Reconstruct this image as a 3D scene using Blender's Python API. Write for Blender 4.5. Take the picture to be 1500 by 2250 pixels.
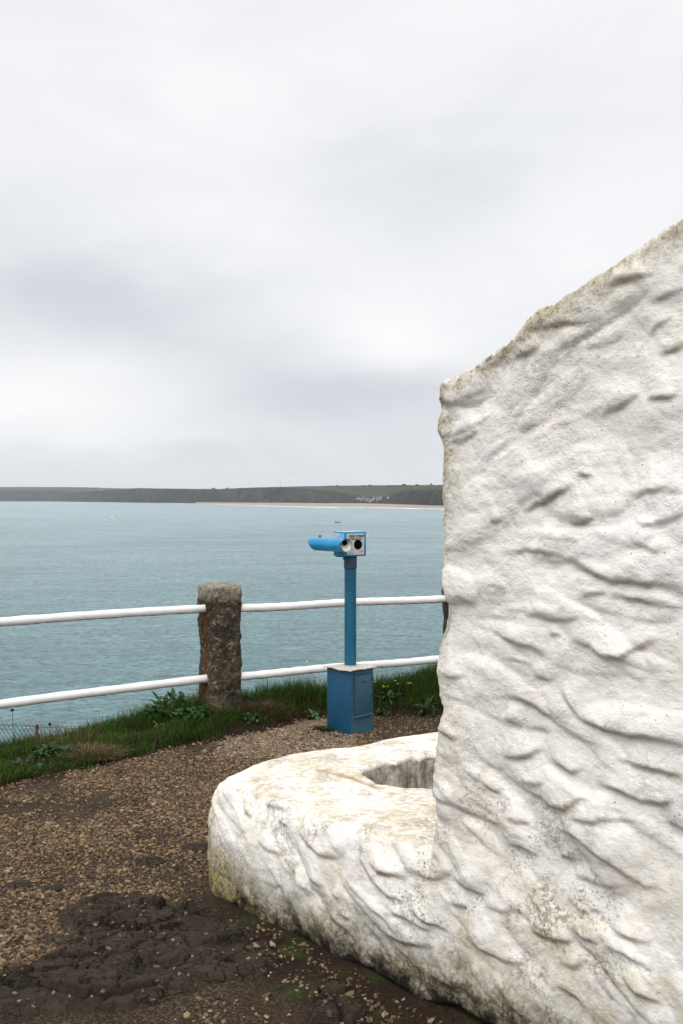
import bpy, bmesh, math, random
import numpy as np
from mathutils import Vector, Matrix
random.seed(7); rng = np.random.default_rng(7)
for o in list(bpy.data.objects): bpy.data.objects.remove(o)
SC = bpy.context.scene; COL = SC.collection
R = math.radians

# ------------------------------------------------------------------ camera
EYE = 1.7; FPX = 2187.0
PITCH = math.atan(30/FPX)
cam = bpy.data.cameras.new('camera'); camo = bpy.data.objects.new('camera', cam); COL.objects.link(camo)
cam.sensor_fit = 'VERTICAL'; cam.sensor_height = 36; cam.sensor_width = 24; cam.lens = 36*FPX/2250
camo.location = (0, 0, EYE); camo.rotation_euler = (R(90)-PITCH, 0, 0)
cam.clip_start = .05; cam.clip_end = 60000
SC.camera = camo

# ------------------------------------------------------------------ sky, sun, exposure
SC.view_settings.view_transform = 'Standard'; SC.view_settings.look = 'None'
SC.view_settings.gamma = 1; SC.view_settings.exposure = 0.12; SC.view_settings.use_curve_mapping = False
SUN_EL, SUN_AZ = R(58), R(205)          # azimuth from +Y clockwise: behind the camera, to the left
SKY_STRENGTH = .1
W = bpy.data.worlds.new('World'); SC.world = W; W.use_nodes = True
def build_world():
    nt = W.node_tree; N = nt.nodes; L = nt.links; N.clear()
    def m(op, a, b=None, c=None, clamp=False):
        n = N.new('ShaderNodeMath'); n.operation = op; n.use_clamp = clamp
        for i, v in enumerate((a, b, c)):
            if v is None: continue
            if isinstance(v, (int, float)): n.inputs[i].default_value = v
            else: L.new(v, n.inputs[i])
        return n.outputs[0]
    out = N.new('ShaderNodeOutputWorld'); bg = N.new('ShaderNodeBackground'); bg.inputs[1].default_value = SKY_STRENGTH
    L.new(bg.outputs[0], out.inputs[0])
    sky = N.new('ShaderNodeTexSky'); sky.sky_type = 'NISHITA'; sky.sun_disc = False
    sky.sun_elevation = SUN_EL; sky.sun_rotation = SUN_AZ; sky.air_density = 1; sky.dust_density = 4
    tc = N.new('ShaderNodeTexCoord'); sp = N.new('ShaderNodeSeparateXYZ'); L.new(tc.outputs['Generated'], sp.inputs[0])
    x, y, z = sp.outputs
    az = m('ARCTAN2', x, y); el = m('ARCSINE', z)
    # warp
    cmb = N.new('ShaderNodeCombineXYZ'); L.new(m('MULTIPLY', x, 1.0), cmb.inputs[0]); L.new(y, cmb.inputs[1]); L.new(m('MULTIPLY', z, 2.4), cmb.inputs[2])
    n1 = N.new('ShaderNodeTexNoise'); n1.inputs['Scale'].default_value = 3.2; n1.inputs['Detail'].default_value = 6; n1.inputs['Roughness'].default_value = .5
    n1.inputs['Distortion'].default_value = .35
    L.new(cmb.outputs[0], n1.inputs['Vector'])
    n2 = N.new('ShaderNodeTexNoise'); n2.inputs['Scale'].default_value = 8; n2.inputs['Detail'].default_value = 5
    L.new(cmb.outputs[0], n2.inputs['Vector'])
    w1 = m('MULTIPLY', m('SUBTRACT', n1.outputs[0], .5), .16); w2 = m('MULTIPLY', m('SUBTRACT', n2.outputs[0], .5), .09)
    azw = m('ADD', az, w1); elw = m('ADD', el, m('ADD', m('MULTIPLY', w1, .5), m('MULTIPLY', w2, .6)))
    def blob(px, py, sx, sy, amp, rot=0):
        a0 = math.atan((px-750)/FPX); e0 = math.atan((1095-py)/FPX)
        da = m('SUBTRACT', azw, a0); de = m('SUBTRACT', elw, e0)
        if rot:
            c, s = math.cos(rot), math.sin(rot)
            da2 = m('ADD', m('MULTIPLY', da, c), m('MULTIPLY', de, s)); de = m('SUBTRACT', m('MULTIPLY', de, c), m('MULTIPLY', da, s)); da = da2
        q = m('ADD', m('POWER', m('ABSOLUTE', m('DIVIDE', da, sx/FPX)), 2), m('POWER', m('ABSOLUTE', m('DIVIDE', de, sy/FPX)), 2))
        return m('MULTIPLY', m('EXPONENT', m('MULTIPLY', q, -1)), amp)
    tot = m('MULTIPLY', m('SUBTRACT', n1.outputs[0], .5), .16)
    n3 = N.new('ShaderNodeTexNoise'); n3.inputs['Scale'].default_value = 5; n3.inputs['Detail'].default_value = 9; n3.inputs['Roughness'].default_value = .62; n3.inputs['Distortion'].default_value = .8
    L.new(cmb.outputs[0], n3.inputs['Vector'])
    tot = m('ADD', tot, m('ADD', m('MULTIPLY', m('SUBTRACT', n2.outputs[0], .5), .10), m('MULTIPLY', m('SUBTRACT', n3.outputs[0], .5), .12)))
    for b in ((120, 650, 460, 110, -.11, 0), (350, 740, 360, 70, -.075, -.15), (120, 880, 340, 95, .15, 0), (720, 885, 420, 70, -.15, 0),
              (880, 720, 150, 110, .10, 0), (950, 420, 250, 110, -.09, 0), (1250, 500, 220, 150, .02, 0), (350, 960, 250, 30, .05, 0),
              (620, 1010, 900, 60, -.05, 0), (1330, 560, 260, 140, .05, 0), (60, 40, 300, 90, -.04, 0), (500, 500, 300, 80, .03, 0)):
        tot = m('ADD', tot, blob(*b))
    # cloud deck brightness: lighter overhead and towards the veiled sun
    sd = (math.sin(SUN_AZ)*math.cos(SUN_EL), math.cos(SUN_AZ)*math.cos(SUN_EL), math.sin(SUN_EL))
    dt = N.new('ShaderNodeVectorMath'); dt.operation = 'DOT_PRODUCT'; L.new(tc.outputs['Generated'], dt.inputs[0]); dt.inputs[1].default_value = sd
    glow = m('MULTIPLY', m('POWER', m('MAXIMUM', dt.outputs['Value'], 0), 3), .75)
    base = m('ADD', .78, m('MULTIPLY', m('MINIMUM', m('MAXIMUM', el, 0), .5), .22))
    up = m('MULTIPLY', m('MAXIMUM', m('SUBTRACT', el, .5), 0), .28)
    bright = m('ADD', m('ADD', base, tot), m('ADD', glow, up))
    # darker clouds are bluer
    ramp = N.new('ShaderNodeValToRGB'); L.new(bright, ramp.inputs[0])
    e = ramp.color_ramp.elements; e[0].position = .40; e[0].color = (.40, .43, .51, 1); e[1].position = 1; e[1].color = (1, 1, 1, 1)
    for p_, c_ in ((.55, (.53, .555, .62, 1)), (.68, (.665, .68, .725, 1)), (.80, (.785, .798, .82, 1)), (.9, (.89, .897, .91, 1))):
        q = e.new(p_); q.color = c_
    over = m('MAXIMUM', bright, 1.0)
    sc = N.new('ShaderNodeVectorMath'); sc.operation = 'SCALE'; L.new(ramp.outputs[0], sc.inputs[0]); L.new(m('MULTIPLY', over, 1/SKY_STRENGTH), sc.inputs['Scale'])
    mix = N.new('ShaderNodeMix'); mix.data_type = 'RGBA'; mix.inputs[0].default_value = .96
    L.new(sky.outputs[0], mix.inputs[6]); L.new(sc.outputs[0], mix.inputs[7]); L.new(mix.outputs[2], bg.inputs[0])
build_world()
sun = bpy.data.lights.new('sun', 'SUN'); suno = bpy.data.objects.new('sun', sun); COL.objects.link(suno)
sun.energy = 1.15; sun.angle = R(28); sun.color = (1, .97, .93)
suno.rotation_euler = Vector((math.sin(SUN_AZ)*math.cos(SUN_EL), math.cos(SUN_AZ)*math.cos(SUN_EL), math.sin(SUN_EL))).to_track_quat('Z', 'Y').to_euler()
SC.cycles.max_bounces = 6; SC.cycles.volume_bounces = 1; SC.cycles.use_denoising = True

# ------------------------------------------------------------------ helpers
def ray(px, py):
    v = 1125-py; c, s = math.cos(PITCH), math.sin(PITCH)
    return np.array([px-750, FPX*c+v*s, v*c-FPX*s])
def at_depth(px, py, Y):
    r = ray(px, py); r = r*(Y/r[1]); return np.array([r[0], r[1], r[2]+EYE])
def at_height(px, py, z):
    r = ray(px, py); t = (z-EYE)/r[2]; return np.array([r[0]*t, r[1]*t, z])

def hash3(ix, iy, iz, seed):
    h = (ix.astype(np.int64)*374761393 + iy.astype(np.int64)*668265263 + iz.astype(np.int64)*2147483647 + seed*974634777) & 0xffffffff
    h = ((h ^ (h >> 13))*1274126177) & 0xffffffff
    h = ((h ^ (h >> 16))*2246822519) & 0xffffffff
    return ((h ^ (h >> 15)) & 0xffffff)/float(0xffffff)
def vnoise(p, seed=0):
    i = np.floor(p); f = p-i; i = i.astype(np.int64); u = f*f*f*(f*(f*6-15)+10)
    r = 0
    for dx in (0, 1):
        for dy in (0, 1):
            for dz in (0, 1):
                w = (u[:, 0] if dx else 1-u[:, 0])*(u[:, 1] if dy else 1-u[:, 1])*(u[:, 2] if dz else 1-u[:, 2])
                r = r + w*hash3(i[:, 0]+dx, i[:, 1]+dy, i[:, 2]+dz, seed)
    return r*2-1
def fbm(p, scale, octv=4, seed=0, gain=.5):
    q = np.asarray(p, float)*scale; a = 1; r = 0; t = 0
    for k in range(octv):
        r = r+a*vnoise(q+17.3*k, seed+k*31); t += a; a *= gain; q = q*2.03
    return r/t
def sm(x, a, b):
    t = np.clip((x-a)/(b-a), 0, 1); return t*t*(3-2*t)

def tag(o, label=None, cat=None, group=None, kind=None):
    if label: o['label'] = label
    if cat: o['category'] = cat
    if group: o['group'] = group
    if kind: o['kind'] = kind
    return o
def empty(name, loc, rz=0):
    o = bpy.data.objects.new(name, None); COL.objects.link(o); o.location = loc; o.rotation_euler = (0, 0, rz); o.empty_display_size = .1; return o
def link_mesh(name, me, mat=None, parent=None, smooth=True):
    o = bpy.data.objects.new(name, me); COL.objects.link(o)
    if mat and not me.materials: me.materials.append(mat)
    if smooth: me.polygons.foreach_set('use_smooth', [True]*len(me.polygons))
    if parent: o.parent = parent
    return o
def np_mesh(name, V, F, mat=None, parent=None, smooth=True, attrs=None, nper=None):
    """V (n,3); F (m,k) array or list of faces"""
    me = bpy.data.meshes.new(name); V = np.asarray(V, np.float32)
    F = np.asarray(F, np.int32); k = F.shape[1]
    me.vertices.add(len(V)); me.vertices.foreach_set('co', V.ravel())
    me.loops.add(F.size); me.loops.foreach_set('vertex_index', F.ravel())
    me.polygons.add(len(F)); me.polygons.foreach_set('loop_start', np.arange(0, F.size, k, dtype=np.int32))
    me.polygons.foreach_set('use_smooth', np.full(len(F), smooth))
    me.update(calc_edges=True)
    for an, arr in (attrs or {}).items():
        arr = np.asarray(arr, np.float32)
        if arr.ndim == 1: a = me.attributes.new(an, 'FLOAT', 'POINT'); a.data.foreach_set('value', arr)
        else:
            a = me.attributes.new(an, 'FLOAT_COLOR', 'POINT'); c = np.ones((len(arr), 4), np.float32); c[:, :3] = arr; a.data.foreach_set('color', c.ravel())
    me.validate()
    if mat: me.materials.append(mat)
    o = bpy.data.objects.new(name, me); COL.objects.link(o)
    if parent: o.parent = parent
    return o
def grid_faces(nu, nv):
    i, j = np.meshgrid(np.arange(nu-1), np.arange(nv-1), indexing='ij'); a = (i*nv+j).ravel()
    return np.stack([a, a+nv, a+nv+1, a+1], 1)
class MB:
    def __init__(s): s.bm = bmesh.new()
    def box(s, c, d, rot=None, bev=0):
        b = bmesh.new(); bmesh.ops.create_cube(b, size=1); bmesh.ops.scale(b, vec=d, verts=b.verts)
        if bev: bmesh.ops.bevel(b, geom=b.edges[:], offset=bev, segments=2, affect='EDGES', profile=.5)
        M = Matrix.Translation(c) @ (rot.to_4x4() if rot else Matrix.Identity(4))
        bmesh.ops.transform(b, matrix=M, verts=b.verts); s.add(b); return s
    def cyl(s, a, b_, r, r2=None, n=24, cap=True):
        a, b_ = Vector(a), Vector(b_); d = b_-a
        b = bmesh.new(); bmesh.ops.create_cone(b, cap_ends=cap, segments=n, radius1=r, radius2=r if r2 is None else r2, depth=d.length)
        M = Matrix.Translation((a+b_)/2) @ d.to_track_quat('Z', 'Y').to_matrix().to_4x4()
        bmesh.ops.transform(b, matrix=M, verts=b.verts); s.add(b); return s
    def poly(s, pts, z0, z1):
        n = len(pts); v0 = [s.bm.verts.new((p[0], p[1], z0)) for p in pts]; v1 = [s.bm.verts.new((p[0], p[1], z1)) for p in pts]
        s.bm.faces.new(v0[::-1]); s.bm.faces.new(v1)
        for i in range(n): s.bm.faces.new((v0[i], v0[(i+1) % n], v1[(i+1) % n], v1[i]))
        return s
    def add(s, b):
        me = bpy.data.meshes.new('t'); b.to_mesh(me); b.free(); s.bm.from_mesh(me); bpy.data.meshes.remove(me)
    def mesh(s, name):
        bmesh.ops.recalc_face_normals(s.bm, faces=s.bm.faces); me = bpy.data.meshes.new(name); s.bm.to_mesh(me); s.bm.free(); return me
    def build(s, name, mat, parent=None, smooth=False, angle=None):
        me = s.mesh(name); o = link_mesh(name, me, mat, parent, smooth or angle is not None)
        if angle is not None:
            try: me.set_sharp_from_angle(angle=R(angle))
            except Exception: pass
        return o
def tube(pts, r, n=16, wob=0, seed=0):
    """closed tube along points -> V,F (quads)"""
    pts = np.asarray(pts, float); m = len(pts); T = np.gradient(pts, axis=0); T /= np.linalg.norm(T, axis=1)[:, None]
    up = np.array([0, 0, 1.]); S = np.cross(T, up); S /= np.maximum(np.linalg.norm(S, axis=1), 1e-6)[:, None]; U = np.cross(S, T)
    a = np.linspace(0, 2*np.pi, n, endpoint=False); rr = np.broadcast_to(np.asarray(r, float), (m,))
    V = pts[:, None]+rr[:, None, None]*(np.cos(a)[None, :, None]*S[:, None]+np.sin(a)[None, :, None]*U[:, None])
    V = V.reshape(-1, 3)
    i, j = np.meshgrid(np.arange(m-1), np.arange(n), indexing='ij'); i = i.ravel(); j = j.ravel(); k = (j+1) % n
    F = np.stack([i*n+j, i*n+k, (i+1)*n+k, (i+1)*n+j], 1)
    return V, F

# material builder ---------------------------------------------------
class NT:
    def __init__(s, name):
        s.m = bpy.data.materials.new(name); s.m.use_nodes = True; s.t = s.m.node_tree; s.N = s.t.nodes; s.L = s.t.links; s.N.clear()
        s.out = s.N.new('ShaderNodeOutputMaterial'); s.b = s.N.new('ShaderNodeBsdfPrincipled'); s.L.new(s.b.outputs[0], s.out.inputs[0])
        s.tc = s.N.new('ShaderNodeTexCoord'); s.obj = s.tc.outputs['Object']
    def _s(s, sock, v):
        if v is None: return
        if isinstance(v, (int, float)): sock.default_value = v
        elif isinstance(v, tuple): sock.default_value = v if len(v) == 4 or sock.type == 'VECTOR' else v+(1,)
        else: s.L.new(v, sock)
    def scale(s, vec, sc, rot=None, loc=None):
        n = s.N.new('ShaderNodeMapping'); s.L.new(vec, n.inputs[0]); n.inputs['Scale'].default_value = sc
        if rot: n.inputs['Rotation'].default_value = rot
        if loc: n.inputs['Location'].default_value = loc
        return n.outputs[0]
    def noise(s, sc, det=4, rough=.5, vec=None, dist=0, col=False):
        n = s.N.new('ShaderNodeTexNoise'); s.L.new(vec or s.obj, n.inputs['Vector']); n.inputs['Scale'].default_value = sc
        n.inputs['Detail'].default_value = det; n.inputs['Roughness'].default_value = rough; n.inputs['Distortion'].default_value = dist
        return n.outputs[1 if col else 0]
    def voro(s, sc, feat='F1', vec=None, out='Distance', rnd=1):
        n = s.N.new('ShaderNodeTexVoronoi'); n.feature = feat; s.L.new(vec or s.obj, n.inputs['Vector']); n.inputs['Scale'].default_value = sc; n.inputs['Randomness'].default_value = rnd
        return n.outputs[out]
    def ramp(s, f, stops, interp='LINEAR'):
        n = s.N.new('ShaderNodeValToRGB'); s._s(n.inputs[0], f); e = n.color_ramp.elements; n.color_ramp.interpolation = interp
        def c4(c): return (c, c, c, 1) if isinstance(c, (int, float)) else tuple(c)+(1,)
        e[0].position = stops[0][0]; e[0].color = c4(stops[0][1]); e[1].position = stops[-1][0]; e[1].color = c4(stops[-1][1])
        for p, c in stops[1:-1]:
            q = e.new(p); q.color = c4(c)
        return n.outputs[0]
    def math(s, op, a, b=None, c=None, clamp=False):
        n = s.N.new('ShaderNodeMath'); n.operation = op; n.use_clamp = clamp
        for i, v in enumerate((a, b, c)): s._s(n.inputs[i], v)
        return n.outputs[0]
    def mix(s, f, a, b, mode='MIX'):
        n = s.N.new('ShaderNodeMix'); n.data_type = 'RGBA'; n.blend_type = mode; s._s(n.inputs[0], f); s._s(n.inputs[6], a); s._s(n.inputs[7], b); return n.outputs[2]
    def attr(s, name, col=False):
        n = s.N.new('ShaderNodeAttribute'); n.attribute_name = name; return n.outputs['Color' if col else 'Fac']
    def xyz(s, vec=None):
        n = s.N.new('ShaderNodeSeparateXYZ'); s.L.new(vec or s.obj, n.inputs[0]); return n.outputs
    def bump(s, h, dist=.01, strength=1, nrm=None):
        n = s.N.new('ShaderNodeBump'); n.inputs['Distance'].default_value = dist; n.inputs['Strength'].default_value = strength; s.L.new(h, n.inputs['Height'])
        if nrm: s.L.new(nrm, n.inputs['Normal'])
        s.L.new(n.outputs[0], s.b.inputs['Normal']); return n.outputs[0]
    def set(s, color=None, rough=None, metal=None, spec=None, **k):
        s._s(s.b.inputs['Base Color'], color); s._s(s.b.inputs['Roughness'], rough); s._s(s.b.inputs['Metallic'], metal); s._s(s.b.inputs['Specular IOR Level'], spec)
        for a, v in k.items(): s._s(s.b.inputs[a.replace('_', ' ')], v)
        return s.m

# ------------------------------------------------------------------ materials
def m_limewash(bench=False):
    t = NT('limewash_bench' if bench else 'limewash'); z = t.xyz()[2]
    cr = t.attr('crease')
    big = t.noise(1.6, 4, .55); mid = t.noise(7, 5, .6); fine = t.noise(60, 4, .7)
    col = t.mix(t.ramp(big, [(.35, 0), (.7, 1)]), (.84, .81, .765), (.89, .875, .845))
    col = t.mix(t.math('MULTIPLY', t.ramp(t.noise(3.3, 5, .6, vec=t.scale(t.obj, (1, 1, .6))), [(.5, 0), (.72, 1)]), .3), col, (.74, .665, .54))
    col = t.mix(t.math('MULTIPLY', t.ramp(t.noise(2.1, 3, .6), [(.52, 0), (.75, 1)]), .3), col, (.70, .64, .63))
    # ochre and green growth in the creases
    zn = t.math('DIVIDE', t.math('ADD', z, t.math('MULTIPLY', t.math('SUBTRACT', t.noise(3, 4), .5), .5)), 3)
    low = t.ramp(zn, [(0.0, 1), (.17, .85), (.30, .25), (.42, 0), (.62, .1), (.8, .5)])
    sp = t.ramp(t.noise(55, 3, .8), [(.44, 0), (.56, 1)])
    patch = t.ramp(t.noise(4.2, 4, .7), [(.50, 0), (.64, 1)])
    yel = t.math('MULTIPLY', t.math('MULTIPLY', t.ramp(t.noise(5.5, 5, .75, vec=t.scale(t.obj, (1, 1, 1), loc=(2, 7, 3))), [(.46, 0), (.66, 1)]), low), .6)
    col = t.mix(yel, col, (.60, .51, .33))
    st = t.math('MULTIPLY', t.math('MULTIPLY', sp, patch), low)
    col = t.mix(t.math('MULTIPLY', st, .85), col, (.20, .15, .075))
    st2 = t.math('MULTIPLY', t.math('MULTIPLY', t.ramp(t.noise(85, 3, .8), [(.54, 0), (.6, 1)]), t.ramp(t.noise(3.4, 4, .7, vec=t.scale(t.obj, (1, 1, 1), loc=(5, 2, 1))), [(.52, 0), (.62, 1)])), low)
    col = t.mix(t.math('MULTIPLY', st2, .8), col, (.09, .085, .035))
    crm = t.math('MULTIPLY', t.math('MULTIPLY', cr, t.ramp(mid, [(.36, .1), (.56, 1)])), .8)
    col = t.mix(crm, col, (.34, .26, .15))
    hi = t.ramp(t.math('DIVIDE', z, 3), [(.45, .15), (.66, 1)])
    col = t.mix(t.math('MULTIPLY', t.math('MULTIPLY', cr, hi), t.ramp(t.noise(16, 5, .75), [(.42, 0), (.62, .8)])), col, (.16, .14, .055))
    # pin specks all over
    spk = t.ramp(t.voro(34), [(.07, 1), (.11, 0)])
    spk = t.math('MULTIPLY', spk, t.ramp(t.noise(9, 3), [(.46, 0), (.58, .8)]))
    fl = t.math('MULTIPLY', t.ramp(t.noise(75, 4, .8), [(.58, 0), (.66, 1)]), t.ramp(t.noise(6, 4, .7, vec=t.scale(t.obj, (1, 1, 1), loc=(9, 4, 6))), [(.5, 0), (.66, .4)]))
    col = t.mix(fl, col, (.42, .33, .19))
    col = t.mix(spk, col, (.2, .15, .09))
    rm = t.math('MULTIPLY', t.attr('rim'), t.ramp(t.noise(13, 5, .75), [(.34, 0), (.56, .95)]))
    col = t.mix(rm, col, (.40, .33, .19))
    col = t.mix(t.math('MULTIPLY', rm, t.ramp(t.noise(60, 4, .8), [(.5, 0), (.58, 1)])), col, (.14, .12, .05))
    # wet black-green foot of the wall
    foot = t.math('ADD', t.math('ADD', z, .025), t.math('MULTIPLY', t.math('SUBTRACT', t.noise(9, 6, .75), .5), .42))
    f1 = t.ramp(foot, [(.08, 1), (.28, 0)])
    col = t.mix(t.math('MULTIPLY', f1, t.ramp(t.noise(70, 3, .7), [(.3, .55), (.55, .95)])), col, (.13, .105, .05))
    f2 = t.ramp(foot, [(.02, 1), (.10, 0)])
    col = t.mix(f2, col, (.012, .011, .007))
    if bench:
        xs_ = t.xyz()[0]; endm = t.math('MULTIPLY', t.ramp(t.math('ADD', xs_, 1), [(.44, 1), (.72, 0)]), t.ramp(z, [(.10, 1), (.36, 0)]))
        col = t.mix(t.math('MULTIPLY', endm, t.ramp(t.noise(18, 6, .75), [(.40, 0), (.58, .85)])), col, (.34, .28, .11))
        col = t.mix(t.math('MULTIPLY', endm, t.ramp(t.noise(48, 5, .8), [(.50, 0), (.57, .9)])), col, (.10, .075, .035))
        geo = t.N.new('ShaderNodeNewGeometry'); nz = t.xyz(geo.outputs['Normal'])[2]
        top = t.ramp(nz, [(.55, 0), (.85, 1)])
        lich = t.ramp(t.noise(30, 6, .8, vec=t.scale(t.obj, (.85, 1.25, 1), rot=(0, 0, R(-20)))), [(.43, 0), (.57, 1)])
        reg = t.ramp(t.noise(3.0, 4, .6, vec=t.scale(t.obj, (1, 1, 1), loc=(3, 1.2, 0))), [(.38, .25), (.54, 1)])
        col = t.mix(t.math('MULTIPLY', t.math('MULTIPLY', lich, reg), t.math('MULTIPLY', top, .7)), col, (.38, .29, .15))
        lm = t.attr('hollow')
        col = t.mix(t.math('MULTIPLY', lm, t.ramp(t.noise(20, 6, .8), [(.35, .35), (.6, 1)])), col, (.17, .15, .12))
    h = t.math('ADD', t.math('MULTIPLY', t.noise(26, 5, .65), 1.0), t.math('MULTIPLY', fine, .35))
    brush = t.noise(45, 3, .6, vec=t.scale(t.obj, (.35, .35, 1.0), rot=(R(20), 0, 0)))
    h = t.math('ADD', h, t.math('MULTIPLY', brush, .5))
    pits = t.ramp(t.voro(30), [(.04, 0), (.12, 1)])
    h = t.math('ADD', h, t.math('MULTIPLY', pits, .25))
    h = t.math('ADD', h, t.math('MULTIPLY', t.math('MULTIPLY', sp, patch), .3))
    h = t.math('ADD', h, t.math('MULTIPLY', t.noise(13, 4, .65, dist=.6), 1.2))
    t.bump(h, .008, .62)
    return t.set(col, .75, 0, .25)
def m_ground():
    t = NT('soil'); dk = t.attr('dark_soil')
    n = t.noise(5, 6, .6); f = t.noise(90, 5, .75)
    col = t.mix(t.ramp(n, [(.35, 0), (.65, 1)]), (.027, .018, .012), (.048, .032, .020))
    col = t.mix(t.ramp(f, [(.5, 0), (.68, .8)]), col, (.09, .066, .043))
    col = t.mix(t.ramp(t.noise(160, 3, .7), [(.35, .8), (.5, 0)]), col, (.018, .012, .009))
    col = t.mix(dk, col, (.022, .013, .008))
    col = t.mix(t.attr('moss'), col, (.035, .06, .012))
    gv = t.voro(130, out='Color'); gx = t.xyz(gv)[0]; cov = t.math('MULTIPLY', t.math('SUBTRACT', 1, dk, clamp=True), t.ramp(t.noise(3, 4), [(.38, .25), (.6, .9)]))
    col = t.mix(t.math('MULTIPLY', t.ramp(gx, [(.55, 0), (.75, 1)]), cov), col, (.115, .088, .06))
    t.bump(t.math('ADD', t.math('ADD', f, gx), t.math('MULTIPLY', t.noise(22, 4, .6), 1.5)), .010, .9)
    return t.set(col, .9, 0, .15)
def m_rock():
    t = NT('dark_bedrock'); n = t.noise(6, 6, .65); f = t.noise(70, 6, .75)
    col = t.mix(t.ramp(n, [(.35, 0), (.65, 1)]), (.034, .026, .021), (.088, .067, .051))
    col = t.mix(t.ramp(f, [(.5, 0), (.7, .6)]), col, (.10, .08, .06))
    col = t.mix(t.math('MULTIPLY', t.attr('crack'), .95), col, (.008, .006, .005))
    wv = t.N.new('ShaderNodeVectorMath'); wv.operation = 'MULTIPLY_ADD'; t.L.new(t.noise(11, 4, .6, col=True), wv.inputs[0]); wv.inputs[1].default_value = (.09, .09, .09); t.L.new(t.obj, wv.inputs[2])
    vec = t.scale(wv.outputs[0], (1, 1.5, 0), rot=(0, 0, R(-32)))
    ed = t.voro(17, 'DISTANCE_TO_EDGE', vec); cid = t.xyz(t.voro(17, 'F1', vec, 'Color'))[0]
    col = t.mix(t.math('MULTIPLY', cid, .5), col, (.11, .085, .065))
    fine_c = t.math('MULTIPLY', t.ramp(ed, [(.0, 1), (.05, 0)]), t.ramp(t.noise(5, 3), [(.4, .2), (.55, 1)]))
    col = t.mix(t.math('MULTIPLY', fine_c, .85), col, (.008, .006, .005))
    ms = t.math('MULTIPLY', t.attr('moss'), t.ramp(t.noise(40, 5, .75), [(.47, 0), (.58, .8)]))
    col = t.mix(ms, col, (.055, .062, .012))
    t.bump(t.math('ADD', t.math('MULTIPLY', f, 1.3), t.math('SUBTRACT', t.math('MULTIPLY', t.noise(28, 6, .75), 1.8), t.math('SUBTRACT', t.math('MULTIPLY', fine_c, .9), t.math('MULTIPLY', cid, .5)))), .018, 1)
    return t.set(col, t.ramp(n, [(.3, .7), (.7, .9)]), 0, .12)
def m_attr(name, rough=.8, spec=.2, noise=0, trans=0):
    t = NT(name); col = t.attr('tint', True)
    if noise: col = t.mix(t.ramp(t.noise(noise, 4, .7), [(.35, .5), (.6, 0)]), col, (.03, .025, .02))
    m = t.set(col, rough, 0, spec)
    if trans:
        tr = t.N.new('ShaderNodeBsdfTranslucent'); t.L.new(col, tr.inputs[0]); mx = t.N.new('ShaderNodeMixShader'); mx.inputs[0].default_value = trans
        t.L.new(t.b.outputs[0], mx.inputs[1]); t.L.new(tr.outputs[0], mx.inputs[2]); t.L.new(mx.outputs[0], t.out.inputs[0])
    return m
def m_granite():
    t = NT('granite'); x, y, z = t.xyz()
    n = t.noise(9, 5, .65); v = t.voro(75, out='Color'); v2 = t.noise(120, 4, .8)
    vb = t.xyz(v)[0]
    col = t.mix(t.ramp(n, [(.35, 0), (.65, 1)]), (.030, .025, .020), (.12, .098, .065))
    col = t.mix(t.math('MULTIPLY', t.ramp(vb, [(.72, 0), (.8, .8)]), t.ramp(t.noise(16, 3), [(.45, 0), (.6, 1)])), col, (.42, .37, .28))
    col = t.mix(t.ramp(v2, [(.52, 0), (.66, .8)]), col, (.3, .26, .19))
    col = t.mix(t.ramp(v2, [(.36, .9), (.45, 0)]), col, (.015, .012, .010))
    col = t.mix(t.math('MULTIPLY', t.ramp(t.noise(5, 4, .6, vec=t.scale(t.obj, (1, 1, .4))), [(.5, 0), (.62, 1)]), .65), col, (.022, .018, .018))
    col = t.mix(t.math('MULTIPLY', t.ramp(t.noise(25, 5, .8), [(.5, 0), (.6, 1)]), t.ramp(z, [(0, .8), (.5, .2), (.85, 0)])), col, (.20, .16, .05))
    col = t.mix(t.math('MULTIPLY', t.ramp(z, [(.93, 0), (1.03, 1)]), t.ramp(t.noise(40, 4, .7), [(.35, .3), (.6, 1)])), col, (.50, .45, .36))
    # rust run on the side where the rails enter
    d = t.math('ABSOLUTE', t.math('ADD', t.math('ADD', y, .02), t.math('MULTIPLY', t.math('SUBTRACT', t.noise(12, 4, .6), .5), .06)))
    side = t.ramp(x, [(-.06, 1), (-.03, 0)])
    side = t.math('MULTIPLY', t.math('LESS_THAN', x, -.05), t.ramp(d, [(.015, 1), (.045, 0)]))
    side = t.math('MULTIPLY', side, t.ramp(z, [(.1, .35), (.3, .85), (.9, 1), (.965, 0)]))
    col = t.mix(t.math('MULTIPLY', side, t.ramp(t.noise(30, 4, .7), [(.3, .5), (.6, .95)])), col, (.19, .075, .022))
    t.bump(t.math('ADD', t.math('ADD', v2, t.math('MULTIPLY', vb, .5)), t.noise(30, 4, .7)), .016, 1)
    return t.set(col, .9, 0, .2)
def m_white_rail():
    t = NT('white_gloss_paint'); z = t.xyz()[2]
    geo = t.N.new('ShaderNodeNewGeometry'); nz = t.xyz(geo.outputs['Normal'])[2]
    under = t.ramp(nz, [(0, 1), (.35, 0)])
    under = t.math('MULTIPLY', t.math('LESS_THAN', nz, -.72), t.ramp(t.noise(40, 5, .7), [(.4, 0), (.58, 1)]))
    col = t.mix(t.ramp(t.noise(8, 5, .6), [(.4, 0), (.7, .35)]), (.86, .85, .84), (.74, .68, .62))
    col = t.mix(under, col, (.16, .085, .05))
    col = t.mix(t.ramp(t.noise(55, 3, .6), [(.70, 0), (.74, .8)]), col, (.3, .14, .07))
    t.bump(t.noise(30, 4, .6), .004, .6)
    return t.set(col, .4, 0, .5)
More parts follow.
